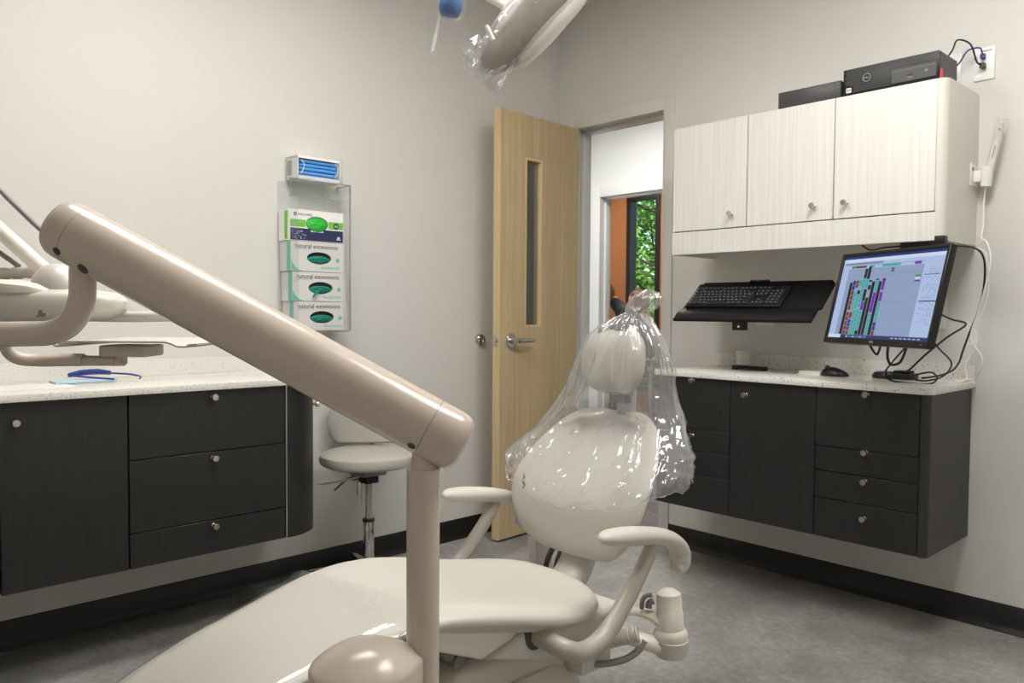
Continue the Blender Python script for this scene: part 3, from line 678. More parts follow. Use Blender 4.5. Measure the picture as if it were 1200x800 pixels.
# things on the right counter
Z0 = .888
m = MB(); m.lathe([(.024, 0), (.025, .002), (.032, .074), (.033, .076), (.0305, .076), (.023, .004), (.001, .003)], V((1.198, -.085, Z0))); tag(obj('paper_cup', m, WHT), 'small white cup on the counter under the keyboard tray', 'cup')
r = E('glasses_case', 'long flat black case on the counter in front of the white cup', 'case', (1.22, -.16, Z0))
m = MB(); m.box((1.20, -.185, Z0), (1.345, -.135, Z0+.009), .004, 3); obj('case_base', m, BLK, r)
m = MB(); m.box((1.20, -.185, Z0+.0095), (1.265, -.135, Z0+.018), .004, 3); obj('case_lid', m, BLK, r)
m = MB(); m.box((1.27, -.185, Z0+.0095), (1.345, -.135, Z0+.017), .004, 3); obj('case_lid', m, BLK, r)
m = MB()
for k in range(4): m.box((1.505+.001*k, -.19, Z0+.003*k), (1.595-.001*(k % 2), -.11, Z0+.003*k+.0027))
tag(obj('note_pad', m, PAPER), 'small white note pad on the counter left of the mouse', 'note pad')
r = E('computer_mouse', 'black computer mouse on the counter below the monitor', 'mouse', (1.655, -.19, Z0))
m = MB(); t = bmesh.new(); bmesh.ops.create_uvsphere(t, u_segments=28, v_segments=16, radius=1)
for v in t.verts:
    z = v.co.z; v.co = V((1.655+v.co.x*.055, -.19+v.co.y*.032, Z0+.001+max(0, z)*(.033 - .009*v.co.x)))
m._add(t); obj('mouse_shell', m, BLK, r)
m = MB(); m.cyl(V((1.625, -.1945, Z0+.033)), V((1.625, -.1855, Z0+.033)), .008, n=14); obj('scroll_wheel', m, DGREY, r)
r = E('wireless_receiver_puck', 'round black and blue cradle on the counter under the monitor', 'cradle', (1.83, -.12, Z0))
m = MB(); m.lathe([(.058, 0), (.058, .01), (.05, .022), (.001, .023)], V((1.83, -.12, Z0)), n=36); m.box((1.86, -.165, Z0), (1.925, -.085, Z0+.022), .004); m.box((1.855, -.145, Z0+.022), (1.915, -.10, Z0+.032), .003); obj('cradle_body', m, BLK, r)
m = MB(); m.lathe([(.04, 0), (.038, .0015), (.001, .002)], V((1.825, -.12, Z0+.0232)), n=30); obj('cradle_dial', m, NBLUE, r, 'blue round top')

# PC on the wall cabinet
UTZ = UT
r = E('desktop_computer', 'black slim desktop computer lying on the wall cabinet', 'computer', (1.88, -.16, UTZ))
x0, x1, y0, y1, z0, z1 = 1.717, 2.043, -.31, -.135, UTZ+.006, UTZ+.1
m = MB(); m.box((x0, y0+.012, z0), (x1, y1, z1), .002, 1); obj('case', m, DGREY, r)
m = MB(); m.box((x0, y0, z0), (x1, y0+.011, z1), .003, 2); obj('front_panel', m, BLK, r)
m = MB()
for i in range(44):
    for j in range(10):
        xx = x0+.008+i*.0072+(j % 2)*.0036; zz_ = z0+.009+j*.0085
        if zz_ < z1-.03 and xx > x0+.165: continue
        if (xx-(x0+.085))**2+(zz_-(z0+.052))**2 < .0145**2: continue
        if xx < x0+.035 and zz_ < z0+.03: continue
        m.box((xx, y0-.0008, zz_), (xx+.0045, y0, zz_+.0055))
obj('grille', m, DGREY, r)
m = MB(); m.box((x0+.17, y0-.001, z0+.01), (x1-.008, y0+.001, z0+.06), .001, 1); m.box((x0+.175, y0-.0016, z0+.05), (x1-.012, y0-.001, z0+.0515), mi=1); m.box((x0+.225, y0-.002, z0+.026), (x0+.243, y0-.001, z0+.034), mi=2); m.box((x0+.225, y0-.002, z0+.02), (x0+.243, y0-.001, z0+.024), mi=1); m.cyl(V((x1-.04, y0-.001, z0+.035)), V((x1-.04, y0-.002, z0+.035)), .005, n=14, mi=1); obj('drive_bay', m, [DGREY, GREYP, BLK], r)
m = MB(); ring = []
for k in range(33):
    ang_ = 2*PI*k/32; ring.append(V((x0+.085+.0135*math.cos(ang_), y0-.0012, z0+.052+.0135*math.sin(ang_))))
m.tube(ring, .001, 6, smooth=0); m.text('DELL', .0085, Matrix.Translation((x0+.0745, y0-.0008, z0+.049)) @ Matrix.Rotation(PI/2, 4, 'X')); obj('maker_mark', m, GREYPR, r)
m = MB(); m.box((x0+.012, y0-.001, z0+.009), (x0+.03, y0, z0+.026)); m.box((x0+.015, y0-.0015, z0+.013), (x0+.020, y0-.001, z0+.022), mi=1); m.box((x0+.022, y0-.0015, z0+.015), (x0+.027, y0-.001, z0+.022), mi=1); obj('sticker', m, [PAPER, GREYP], r, 'small white sticker')
m = MB()
for fx in (x0+.03, x1-.03):
    for fy in (y0+.03, y1-.03):
        m = MB(); m.cyl(V((fx, fy, UTZ)), V((fx, fy, z0+.001)), .009, n=14); obj('foot_pad', m, BLK, r)
r = E('power_supply_unit', 'flat dark grey box lying on the wall cabinet left of the computer', 'power unit', (1.58, -.2, UTZ))
m = MB(); m.box((1.46, -.31, UTZ), (1.708, -.14, UTZ+.068), .003, 2); obj('unit_case', m, DGREY, r)
m = MB(); m.cyl(V((1.70, -.312, UTZ+.055)), V((1.70, -.31, UTZ+.055)), .003, n=10); m.box((1.462, -.3105, UTZ+.002), (1.465, -.309, UTZ+.066)); obj('indicator', m, GREYP, r)
m = MB(); m.tube([V((1.69, -.2, UTZ+.068)), V((1.69, -.2, UTZ+.115)), V((1.70, -.19, UTZ+.13)), V((1.7125, -.17, UTZ+.12)), V((1.7125, -.10, UTZ+.1)), V((1.72, -.022, UTZ+.08))], .005, 8); tag(obj('adapter_cable', m, BLK), 'short black cord looping between the grey box and the computer', 'cable')
m = MB(); m.box((2.056, UD-.0012, UT-.028+.0), (2.066, UD, UT+.0)); 
m = MB(); m.box((2.0445, -.305, UTZ+.002), (2.0475, -.285, UTZ+.04), .0005, 1); tag(obj('tag', m, RED), 'red sticker tag on the corner of the desktop computer', 'tag')
# outlets up high
def plate(x0, x1, z0, z1, label, kind, name='outlet_plate'):
    r = E(name, label, 'wall plate', ((x0+x1)/2, 0, z0), 'wall plates')
    m = MB(); m.box((x0, -.006, z0), (x1, 0, z1), .002, 2); obj('cover_plate', m, WHT, r)
    if kind == 'data':
        m = MB(); xm = (x0+x1)/2
        for z in (z0+.066, z0+.04): m.box((xm-.009, -.0075, z), (xm+.009, -.0055, z+.016), .001, 1)
        m.box((x0+.01, -.0072, z0+.012), (x0+.026, -.0055, z0+.021)); obj('jack', m, GREYP if kind == 'x' else WHT, r)
        m = MB(); m.box((x0+.022, -.0066, z1-.016), (x1-.01, -.0058, z1-.011)); obj('lettering', m, GREYPR, r)
    elif kind == 'power':
        m = MB(); xm = (x0+x1)/2
        for z in (z0+.02, z0+.064): m.box((xm-.017, -.0085, z), (xm+.017, -.0055, z+.03), .004, 2)
        obj('socket', m, PAPER, r)
    else:
        m = MB(); xm = (x0+x1)/2; m.box((xm-.017, -.0085, z0+.025), (xm+.017, -.0055, z1-.025), .002, 1); obj('insert', m, PAPER, r)
    return r
plate(2.056, 2.124, 1.969, 2.085, 'white data plate with two cables plugged in, right of the computer', 'data')
plate(1.944, 2.014, 1.969, 2.085, 'white power outlet partly hidden behind the desktop computer', 'power')
plate(.972, 1.067, 1.078, 1.19, 'white wall plate behind the left end of the keyboard tray', 'blank')
plate(1.208, 1.294, 1.076, 1.19, 'white wall plate behind the middle of the keyboard tray', 'blank')
pa, pb = ony(1098, 347, 0), ony(1110, 385, 0); plate(pb.x-.075, pb.x, pb.z, pb.z+.118, 'white outlet plate peeking out behind the monitor', 'power')
q0 = ony(1152, 66, -.014); m = MB(); m.box((q0.x-.007, -.024, q0.z-.008), (q0.x+.007, -.006, q0.z+.008), .001, 1)
m.tube([V((q0.x, -.022, q0.z+.004)), V((q0.x-.004, -.04, q0.z+.025)), V((q0.x-.04, -.05, q0.z+.02)), V((2.02, -.045, 2.035)), V((1.98, -.035, 2.01)), V((1.95, -.026, 1.99))], .0028, 8); tag(obj('network_cable', m, NBLUE), 'dark blue network cable plugged into the data plate', 'cable')
q0 = ony(1152, 77, -.014); m = MB(); m.box((q0.x-.008, -.03, q0.z-.009), (q0.x+.008, -.006, q0.z+.009), .001, 1, mi=1)
q1 = ony(1122, 47, -.06); m.tube([V((q0.x-.002, -.028, q0.z)), V((q0.x-.012, -.045, q0.z+.012)), V((2.06, -.06, 2.09)), q1, V((2.0, -.06, 2.08)), V((1.955, -.045, 2.03)), V((1.94, -.026, 1.985))], .0030, 8); tag(obj('network_cable', m, [BLK, DGREY]), 'black network cable arching from the computer to the data plate', 'cable')
m = MB(); m.cyl(V((1.985, -.0085, 2.0)), V((1.985, -.04, 2.0)), .02, .017, n=20); m.tube([V((1.985, -.038, 2.0)), V((1.985, -.055, 1.985)), V((2.0, -.06, 1.95)), V((2.01, -.05, 1.93))], .004, 8, mi=1); tag(obj('power_plug', m, [WHT, BLK]), 'white plug in the power outlet behind the computer', 'plug')

# intraoral camera in sleeve, bracket
r = E('camera_holder', 'white plastic bracket on the end of the wall cabinet holding the sleeved camera', 'bracket', (2.09, -.05, 1.6))
b0, b1 = 1.575, 1.665; m = MB(); m.box((2.078, -.085, b0+.012), (2.082, -.02, b1), .001, 1); m.cyl(V((2.0821, -.07, b1-.02)), V((2.084, -.07, b1-.02)), .006, n=12, mi=1); obj('bracket_plate', m, [WHT, DGREY], r)
m = MB(); tp = V((2.118, -.045, 1.582)); m.lathe([(.017, 0), (.021, .07), (.019, .07), (.015, .002)], tp, (.05, 0, 1), 20); m.box((2.082, -.06, 1.60), (2.105, -.03, 1.64), .002); obj('cup_holder', m, WHT, r)
r = E('dental_camera', 'white handheld camera in a clear sleeve standing in the bracket by the cabinet', 'camera', (2.12, -.045, 1.585))
a0, a1 = V((2.12, -.045, 1.59)), V((2.163, -.045, 1.80)); dv = (a1-a0).normalized()
m = MB(); m.tube([a0, a0+dv*.05, a0+dv*.14, a0+dv*.19, a1-dv*.005], [.012, .013, .012, .008, .007], 14, smooth=3); obj('handpiece', m, PLASW, r)
m = MB(); m.box((-.0025, -.001, .09), (.0025, 0, .135), Mx=Matrix.Translation(a0+V((-.0, -.0135, 0))) @ dv.to_track_quat('Z', 'Y').to_matrix().to_4x4()); m.cyl(a1-dv*.025+V((0, -.0085, 0)), a1-dv*.025+V((0, -.0095, 0)), .003, n=10, mi=1); obj('marking', m, [NBLUE, BLK], r)
m = MB(); m.tube([a0+dv*.012, a0+dv*.06, a0+dv*.15, a0+dv*.2, a1+dv*.012], [.017, .017, .02, .023, .02], 16, smooth=4, flat=.55, side=(0, 1, 0)); obj('sleeve', m, FILM2, r, 'clear plastic sleeve')
m = MB(); e0 = a0-dv*.004
m.tube([e0, e0-V((.006, 0, .05)), V((2.115, -.05, 1.45)), V((2.12, -.08, 1.40)), V((2.15, -.12, 1.375)), V((2.165, -.14, 1.30)), V((2.13, -.12, 1.15)), V((2.10, -.1, 1.05)), V((2.14, -.11, .98)), V((2.13, -.1, .93)), V((2.1, -.07, .9)), V((2.04, -.12, .893)), V((2.0, -.16, .8925))], .0026, 8); tag(obj('camera_cable', m, WHT), 'white cable hanging from the sleeved camera down to the counter', 'cable')
m = MB(); m.tube([V((2.08, -.02, 1.36)), V((2.11, -.06, 1.362)), V((2.14, -.09, 1.33)), V((2.15, -.1, 1.2)), V((2.12, -.09, 1.1)), V((2.11, -.08, 1.02)), V((2.08, -.08, .95)), V((2.085, -.1, .896)), V((2.03, -.2, .892)), V((1.98, -.24, .892))], .0022, 8); tag(obj('thin_white_cable', m, WHT), 'thin white cable drooping right of the monitor', 'cable')
r = E('cable_hub', 'small black hub clipped under the right corner of the wall cabinet', 'hub', (2.03, -.25, UB)); m = MB(); m.box((1.93, -.31, UB-.02), (2.045, -.26, UB-.0005), .003); m.box((2.05, -.335, UB-.02), (2.082, -.30, UB+.015), .002); m.box((2.04, -.33, UB-.018), (2.055, -.28, UB-.004)); obj('hub_case', m, BLK, r)
m = MB(); m.tube([V((1.80, -.31, UB-.002)), V((1.83, -.31, UB-.02)), V((1.88, -.31, UB-.014)), V((1.93, -.29, UB-.01))], .003, 8); tag(obj('hub_cable', m, BLK), 'black cable drooping under the white wall cabinet', 'cable')
def pxcord(name, pts, rad, mat, label):
    m = MB(); m.tube([ony(x, y, d) for x, y, d in pts], rad, 8); return tag(obj(name, m, mat), label, 'cable')
pxcord('monitor_cable', [(1118, 288, -.28), (1140, 290, -.2), (1152, 300, -.15), (1154, 325, -.12), (1148, 360, -.1), (1136, 390, -.09), (1128, 412, -.09), (1124, 424, -.09), (1116, 434, -.12), (1100, 440, -.2), (1080, 443, -.24)], .0035, BLK, 'black cable curving down the wall right of the monitor')
pxcord('monitor_cable', [(1098, 366, -.3), (1115, 374, -.22), (1132, 380, -.13), (1110, 395, -.16), (1085, 415, -.2), (1062, 436, -.16), (1048, 440, -.14)], .0035, BLK, 'black cable running diagonally from the wall to the blue cradle')
pxcord('monitor_cable', [(1088, 392, -.3), (1100, 408, -.24), (1115, 425, -.16), (1106, 440, -.2), (1085, 446, -.25), (1066, 442, -.25), (1090, 436, -.25), (1098, 444, -.25), (1085, 450, -.27), (1045, 446, -.3), (1038, 436, -.3), (1045, 425, -.32), (1060, 408, -.34)], .0030, BLK, 'black cable looping over the counter behind the monitor')
pxcord('monitor_cable', [(1041, 404, -.40), (1040, 418, -.37), (1044, 427, -.36), (1055, 424, -.36), (1062, 408, -.38)], .0045, BLK, 'thick black cable loop hanging under the monitor')
pxcord('monitor_cable', [(1018, 402, -.42), (1024, 412, -.41), (1028, 415, -.41), (1031, 408, -.41), (1032, 402, -.42)], .0040, BLK, 'short black cable loop under the left part of the monitor')
pxcord('cable_tail', [(1140, 400, -.06), (1132, 376, -.06), (1146, 392, -.05), (1148, 398, -.05), (1140, 402, -.05), (1132, 404, -.06)], .0018, WHT, 'loose white cable tail against the wall right of the monitor')

# ================================================================== DENTAL CHAIR
XC = 1.5636
ch = E('dental_chair', 'cream dental patient chair reclined in the middle of the room', 'dental chair', (XC, -1.95, 0))
wtab = [(-2.835, .0), (-2.825, .045), (-2.80, .088), (-2.76, .128), (-2.70, .160), (-2.60, .183), (-2.5, .19), (-2.4, .196), (-2.3, .214), (-2.2, .238), (-2.1, .262), (-2.0, .275), (-1.9, .272), (-1.82, .258), (-1.76, .238), (-1.72, .212), (-1.69, .175), (-1.672, .12), (-1.665, .03)]
ztab = [(-2.84, .395), (-2.7, .432), (-2.5, .482), (-2.4, .508), (-2.3, .528), (-2.2, .532), (-2.1, .522), (-2.0, .500), (-1.9, .474), (-1.8, .456), (-1.7, .446), (-1.66, .440)]
ttab = [(-2.84, .035), (-2.7, .045), (-2.4, .055), (-2.25, .075), (-2.1, .095), (-1.9, .098), (-1.75, .095), (-1.66, .07)]
m = MB(); rings = []
ys = sorted(set([a for a, _ in wtab] + [-2.65, -2.55, -2.45, -2.35, -2.25, -2.15, -2.05, -1.95, -1.85]))
for y in ys:
    wd, z, t_ = interp(wtab, y), interp(ztab, y), interp(ttab, y); ring = []
    bol = max(0, min(1, (y+2.3)/.2))*max(0, min(1, (-1.68-y)/.1))
    for k in range(32):
        a_ = 2*PI*k/32; c, s_ = math.cos(a_), math.sin(a_)
        xx = math.copysign(abs(c)**(2/2.7), c); zz_ = math.copysign(abs(s_)**(2/2.7), s_)
        dish = 0.026*bol*(1-min(1, abs(xx)*1.28)**3) if s_ > 0 else 0
        shrink = .93 if s_ < 0 else 1
        ring.append(V((XC + xx*wd*shrink, y, z - t_/2 + zz_*t_/2*(1 if wd > .05 else .5) - dish)))
    rings.append(ring)
m.loft(rings); obj('seat_cushion', m, UPH, ch, sub=1)
# shell under the cushion
m = MB(); rings = []
for y in [-2.80, -2.76, -2.68, -2.55, -2.4, -2.25]:
    wd, z, t_ = interp(wtab, y)*1.02, interp(ztab, y), interp(ttab, y)
    rings.append([V((XC+sx*wd, y, zz_)) for sx, zz_ in ((-1, z-t_*.85), (1, z-t_*.85), (.95, z-t_-.02), (.6, z-t_-.03), (-.6, z-t_-.03), (-.95, z-t_-.02))])
m.loft(rings); obj('footrest_shell', m, GREYP, ch)
def xprism(pts, xin, half, bev, mat, name):
    poly = [(onx(px, py, xin).y, onx(px, py, xin).z) for px, py in pts]
    return obj(name, MB().prism(poly, 'x', XC-half, XC+half, bev, 3), mat, ch)
xprism([(500, 722), (560, 716), (640, 712), (618, 731), (598, 750), (563, 773), (500, 762)], 1.76, .205, .012, PLASW, 'front_shell')
xprism([(618, 728), (700, 716), (728, 706), (716, 742), (690, 758), (640, 776), (568, 774), (600, 752)], 1.775, .222, .02, PLAS, 'arm_shell')
m = MB(); m.box((XC-.14, -2.12, .2), (XC+.14, -1.72, .34), .03, 3); obj('lift_link', m, PLAS, ch)
m = MB(); rings = []
for z, k, e in ((0, 1.0, 3.2), (.03, 1.0, 3.2), (.05, .93, 3.0), (.20, .80, 3.0), (.245, .76, 3), (.265, .68, 3)):
    rings.append(sring((XC, -1.95, z), (1, 0, 0), (0, 1, 0), .22*k, .36*k, 36, e))
m.loft(rings); obj('base', m, PLAS, ch)
bp = onx(700, 768, 1.76); m = MB(); m.box((XC+.12, bp.y-.06, bp.z-.035), (XC+.20, bp.y+.05, bp.z+.02), .006, 2); m.box((XC+.20, bp.y-.05, bp.z-.03), (XC+.203, bp.y+.01, bp.z+.01), .001, 1); obj('link_bracket', m, PLAS, ch)
m = MB()
for py in (766, 776):
    q = onx(527 + (py-766)*1.2, py, 1.70); m.cyl(q+V((-.25, 0, 0)), q, .016, n=20)
obj('pivot_pins', m, GREYP, ch)
# armrests
for sx, nm in ((1, 'r'), (-1, 'l')):
    xa = XC + sx*.29
    m = MB(); pts = [V((xa, -1.815, .604)), V((xa, -1.79, .605)), V((xa, -1.73, .597)), V((xa, -1.64, .583)), V((xa, -1.555, .560)), V((xa, -1.505, .525)), V((xa, -1.497, .488)), V((xa, -1.515, .468))]
    m.tube(pts, [.008, .026, .033, .031, .030, .031, .030, .020], 18, 6, flat=.72, side=(0, 0, 1)); obj('armrest_pad', m, PLAS, ch, sub=1)
    m = MB(); m.tube([V((xa, -1.605, .572)), V((xa, -1.66, .50)), V((xa, -1.735, .425)), V((xa, -1.80, .375)), V((xa, -1.87, .362)), V((xa, -1.93, .385)), V((XC+sx*.20, -1.955, .405))], [.017, .019, .021, .023, .023, .022, .021], 16, 7); obj('armrest_strut', m, STRUTM, ch)
for sx in (1, -1):
    m = MB(); m.lathe([(.034, -.01), (.034, .001), (.030, .003), (.024, .003)], V((XC+sx*.222, -1.953, .403)), (sx, 0, 0), 24); obj('strut_socket', m, DGREY, ch)
# backrest
m = MB(); rings = []
btab = [(.470, -1.590, .10), (.478, -1.612, .150), (.50, -1.622, .182), (.54, -1.624, .216), (.60, -1.617, .243), (.65, -1.595, .247), (.70, -1.555, .236), (.75, -1.51, .217), (.79, -1.474, .190), (.82, -1.445, .158), (.838, -1.424, .118), (.845, -1.41, .06)]
for i, (z, y, wd) in enumerate(btab):
    y += .02; t_ = .042 if 0 < i < len(btab)-2 else (.018 if i == 0 else .022)
    tg = V((0, btab[min(i+1, 11)][1]-btab[max(i-1, 0)][1], btab[min(i+1, 11)][0]-btab[max(i-1, 0)][0])).normalized(); nb = V((0, -tg.z, tg.y))
    ring = []
    for k in range(32):
        a_ = 2*PI*k/32; c, s_ = math.cos(a_), math.sin(a_); xx = math.copysign(abs(c)**(2/2.6), c); dd_ = math.copysign(abs(s_)**(2/2.6), s_)
        dish = .022*(1-xx*xx)*max(0, min(1, (z-.5)/.15)) if s_ > 0 else 0
        lum = .012*math.exp(-((z-.6)/.06)**2)*(1-xx*xx) if s_ > 0 else 0
        ring.append(V((XC+xx*wd, y, z)) + nb*(dd_*t_*.62 - dish + lum))
    rings.append(ring)
m.loft(rings); obj('backrest', m, UPH, ch, sub=1)
m = MB(); m.tube([V((XC, -1.70, .36)), V((XC, -1.60, .40)), V((XC, -1.555, .47)), V((XC, -1.545, .56)), V((XC, -1.50, .66))], [.055, .06, .058, .055, .05], 18, 5, flat=.5, side=(0, 1, 0)); obj('backrest_support', m, PLAS, ch)
m = MB(); m.tube([V((XC, -1.38, .72)), V((XC, -1.36, .85)), V((XC, -1.36, .95))], .035, 14, 4, flat=.3, side=(0, 1, 0)); q = onx(720, 468, XC); m.box((XC-.03, -1.40, q.z-.01), (XC+.03, -1.375, q.z+.012), .002, mi=1); m.tube([V((XC, -1.50, .60)), V((XC, -1.42, .70)), V((XC, -1.38, .74))], .04, 14, 4, flat=.3, side=(0, 1, 0)); obj('headrest_bracket', m, [PLAS, DGREY], ch)
m = MB(); t = bmesh.new(); bmesh.ops.create_uvsphere(t, u_segments=36, v_segments=24, radius=1)
for v in t.verts:
    x, y, z = v.co; e_ = lambda q_: math.copysign(abs(q_)**.82, q_)
    g_ = math.exp(-(x/.22)**2)*.028 if y < 0 else 0
    v.co = V((XC-.018+e_(x)*.110, -1.385 + e_(y)*.045 + g_ + .02*x*x*-1 + .18*z*.095, .985+e_(z)*.095))
m._add(t); obj('headrest', m, UPH, ch)
# rear lift cover rods seen under the backrest
m = MB(); q = [onx(px, py, 1.30) for px, py in ((640, 662), (652, 632))]
m.tube([q[0]+V((0, 0, -.12)), q[0], q[1], q[1]+V((0, .05, .1))], .009, 10, 3)
q = [onx(px, py, 1.36) for px, py in ((652, 664), (663, 634))]; m.tube([q[0]+V((0, 0, -.12)), q[0], q[1], q[1]+V((0, .04, .09))], .010, 10, 3); obj('lift_rods', m, DGREY, ch)
q = [onx(px, py, 1.22) for px, py in ((618, 628), (637, 632), (640, 664), (622, 660))]
m = MB(); m.prism([(p_.y, p_.z) for p_ in (q[0], q[1], q[2]+V((0, .01, -.15)), q[3]+V((0, -.01, -.15)))], 'x', 1.22, 1.26, .006, 2); obj('lift_cover', m, PLAS, ch)

# ------------------------------------------------------------------ plastic covers
m = MB(); rings = []
for y in [-2.825, -2.80, -2.76, -2.70, -2.6, -2.5, -2.4, -2.32, -2.27]:
    wd, z = interp(wtab, y)+.006, interp(ztab, y)+.004; ring = []
    for k in range(25):
        u_ = -1+2*k/24; zz_ = z - .026*abs(u_)**9; yy = y + (.05*u_ if y > -2.3 else 0)
        zz_ += .0022*noise.noise(V((u_*4, y*9, 1))) + .004*max(0, 1-abs(y+2.33)/.1)*noise.noise(V((u_*9, y*14, 4)))
        ring.append(V((XC+u_*wd*(1 if abs(u_) < .97 else 1.01), yy, zz_)))
    rings.append(ring)
m.loft(rings, closed=False); tag(obj('footrest_cover', m, FILM2, sub=1), 'clear glossy plastic cover over the foot end of the dental chair', 'plastic cover')
# headrest bag
bag = MB(); rings = []; NB = 128
brows = [  # z, x, y, half-x, half-y
 (.600, 0, -1.530, .285, .118), (.612, 0, -1.530, .290, .116), (.645, .0, -1.520, .302, .110), (.690, .0, -1.495, .300, .105), (.735, .0, -1.465, .284, .100), (.78, .0, -1.435, .258, .098), (.825, .0, -1.405, .232, .096), (.87, 0, -1.395, .205, .092), (.92, .0, -1.392, .180, .085), (.97, .005, -1.39, .160, .080),
 (1.02, .004, -1.385, .138, .078), (1.06, .006, -1.38, .112, .072), (1.09, .010, -1.372, .084, .060), (1.112, .016, -1.362, .056, .045), (1.122, .024, -1.355, .040, .034), (1.13, .032, -1.35, .036, .032), (1.15, .044, -1.34, .052, .040), (1.170, .050, -1.335, .048, .036), (1.186, .052, -1.332, .032, .024), (1.195, .053, -1.33, .010, .010)]
sub_rows = []
for i in range(len(brows)-1):
    for j in range(4): sub_rows.append(tuple(brows[i][q]+(brows[i+1][q]-brows[i][q])*j/4 for q in range(5)))
sub_rows.append(brows[-1])
for i, (z, x, y, ax_, ay_) in enumerate(sub_rows):
    ring = []
    for k in range(NB):
        a_ = 2*PI*k/NB; c, s_ = math.cos(a_), math.sin(a_)
        xx = math.copysign(abs(c)**.9, c)*ax_; yy = math.copysign(abs(s_)**.9, s_)*ay_
        fl = min(1, ax_/.2)
        w1 = V((c*1.7, s_*1.7, z*3.0)); wob = noise.noise(w1)*1.6
        r1 = 1-abs(noise.noise(V((c*3.4, s_*3.4, z*4.2)))*2.2); r2 = 1-abs(noise.noise(V((c*8+4, s_*8, z*15)))*2.2); r3 = 1-abs(noise.noise(V((c*5, s_*5, z*34+7)))*2.0)
        fan = math.cos(a_*13 + wob*5)*.5 + math.cos(a_*23 + wob*8)*.25
        lowk = max(0, min(1, (.92-z)/.25)); topk = max(0, min(1, (z-.8)/.15))
        fold = (.016*noise.noise(V((c*3.1, s_*3.1, z*2.5))) + .016*r1 - .008 + .008*r2*(.4+lowk) - .003 + .007*r3*lowk + .009*fan*(.35+.65*topk))*min(1, fl*1.1+.15)
        side_ = abs(c)**2
        low_ = max(0, min(1, (.78-z)/.18))
        zz_ = z + .075*side_*low_ + .010*noise.noise(V((c*4, s_*4, 20)))*low_
        d_ = V((xx, yy, 0)).normalized()
        p_ = V((XC+x+xx, y+yy, zz_)) + d_*fold
        if s_ < 0 and zz_ < .87:          # rests on the front of the backrest
            yb = interp([(q[0], q[1]) for q in btab], zz_) + .02 - .030
            wb_ = interp([(q[0], q[2]) for q in btab], zz_); u_ = abs(p_.x-XC)/max(wb_, .02)
            surf = yb + (.022*max(0, min(1, (zz_-.5)/.15)) - .012*math.exp(-((zz_-.6)/.06)**2))*max(0, 1-u_*u_) - .006 - .012*max(0, r1)*max(0, noise.noise(V((c*5, s_*5, z*7+3)))+.3) - .008*max(0, r2)**2 - .006*max(0, r3)**2 - .005*abs(noise.noise(V((p_.x*45, zz_*38, 2.)))) - .003*abs(noise.noise(V((p_.x*90+zz_*30, zz_*70, 5.))))
            k_ = max(0, min(1, (1.12-u_)/.2)); k_ = k_*k_*(3-2*k_)
            p_.y = min(p_.y*(1-k_) + surf*k_, surf if u_ < 1 else 9)
        ring.append(p_)
    rings.append(ring)
bag.loft(rings, cap=False); hem = rings[0]; bag.tube([hem[k % NB] for k in range(0, NB+1, 2)], .0022, 6, 3, flat=.5, caps=False); bo = tag(obj('headrest_bag', bag, FILM, ang=180, sub=0), 'crinkled clear plastic bag pulled over the dental chair headrest', 'plastic bag')

# ------------------------------------------------------------------ assistant's holder
r = E('assistant_holder_arm', 'cream swivel post on a short arm behind the near armrest', 'holder arm', (1.89, -1.59, .3))
DA = 1.95; A_ = lambda px, py, d=DA: at(px, py, d)
pc_ = A_(786, 738); k = DA/FPX
m = MB(); zt = A_(786, 692).z; zb = A_(786, 746).z; tilt = V((-.06, -.02, 1))
m.lathe([(.041, -.004), (.043, .008), (.040, .016), (.0345, .022), (.033, .064), (.0315, .066), (.0305, .100), (.029, .108), (.017, .117), (.001, .119)], V((pc_.x, pc_.y, zb)), tilt, 28); obj('swivel_post', m, PLASW, r)
m = MB(); m.lathe([(.02, -.05), (.036, -.045), (.043, -.032), (.044, -.005), (.041, -.003), (.001, -.003)], V((pc_.x, pc_.y, zb)), (0, 0, 1), 28); obj('hub', m, PLAS, r)
m = MB(); e0 = A_(780, 757); e1 = A_(722, 741, 1.96); m.tube([e0, A_(760, 752, 1.95), A_(735, 745, 1.955), e1, A_(706, 738, 1.97)], [.034, .028, .026, .024, .022], 14, 4, flat=.72, side=(0, 0, 1)); obj('swing_arm', m, PLASW, r)
m = MB(); m.tube([A_(779, 733), A_(762, 720, 1.96), A_(742, 716, 1.97), A_(728, 718, 1.98)], [.022, .018, .014, .013], 12, 4, flat=.7, side=(0, 0, 1)); obj('upper_arm', m, PLASW, r)
m = MB(); m.tube([A_(764, 697), A_(757, 698), A_(753, 703), A_(752, 713)], .006, 8); m.tube([A_(766, 704), A_(761, 706), A_(760, 712)], .008, 8); obj('hose_loop', m, GREYP, r)
m = MB(); P0, P1 = A_(748, 742, 1.93), A_(703, 752, 1.95); pr2_ = []; n_ = 14
pts_ = [P0+(P1-P0)*(i/(n_*2)) for i in range(n_*2+1)]; m.tube(pts_, [.021 if i % 2 else .0175 for i in range(n_*2+1)], 14, 0); obj('bellows', m, PLAS, r)
m = MB(); m.tube([A_(756, 750, 1.93), A_(748, 762, 1.93), A_(733, 772, 1.93), A_(712, 777, 1.94), A_(690, 778, 1.97)], .0085, 10); obj('hose', m, plain('hose grey', (150, 147, 142), .45), r)

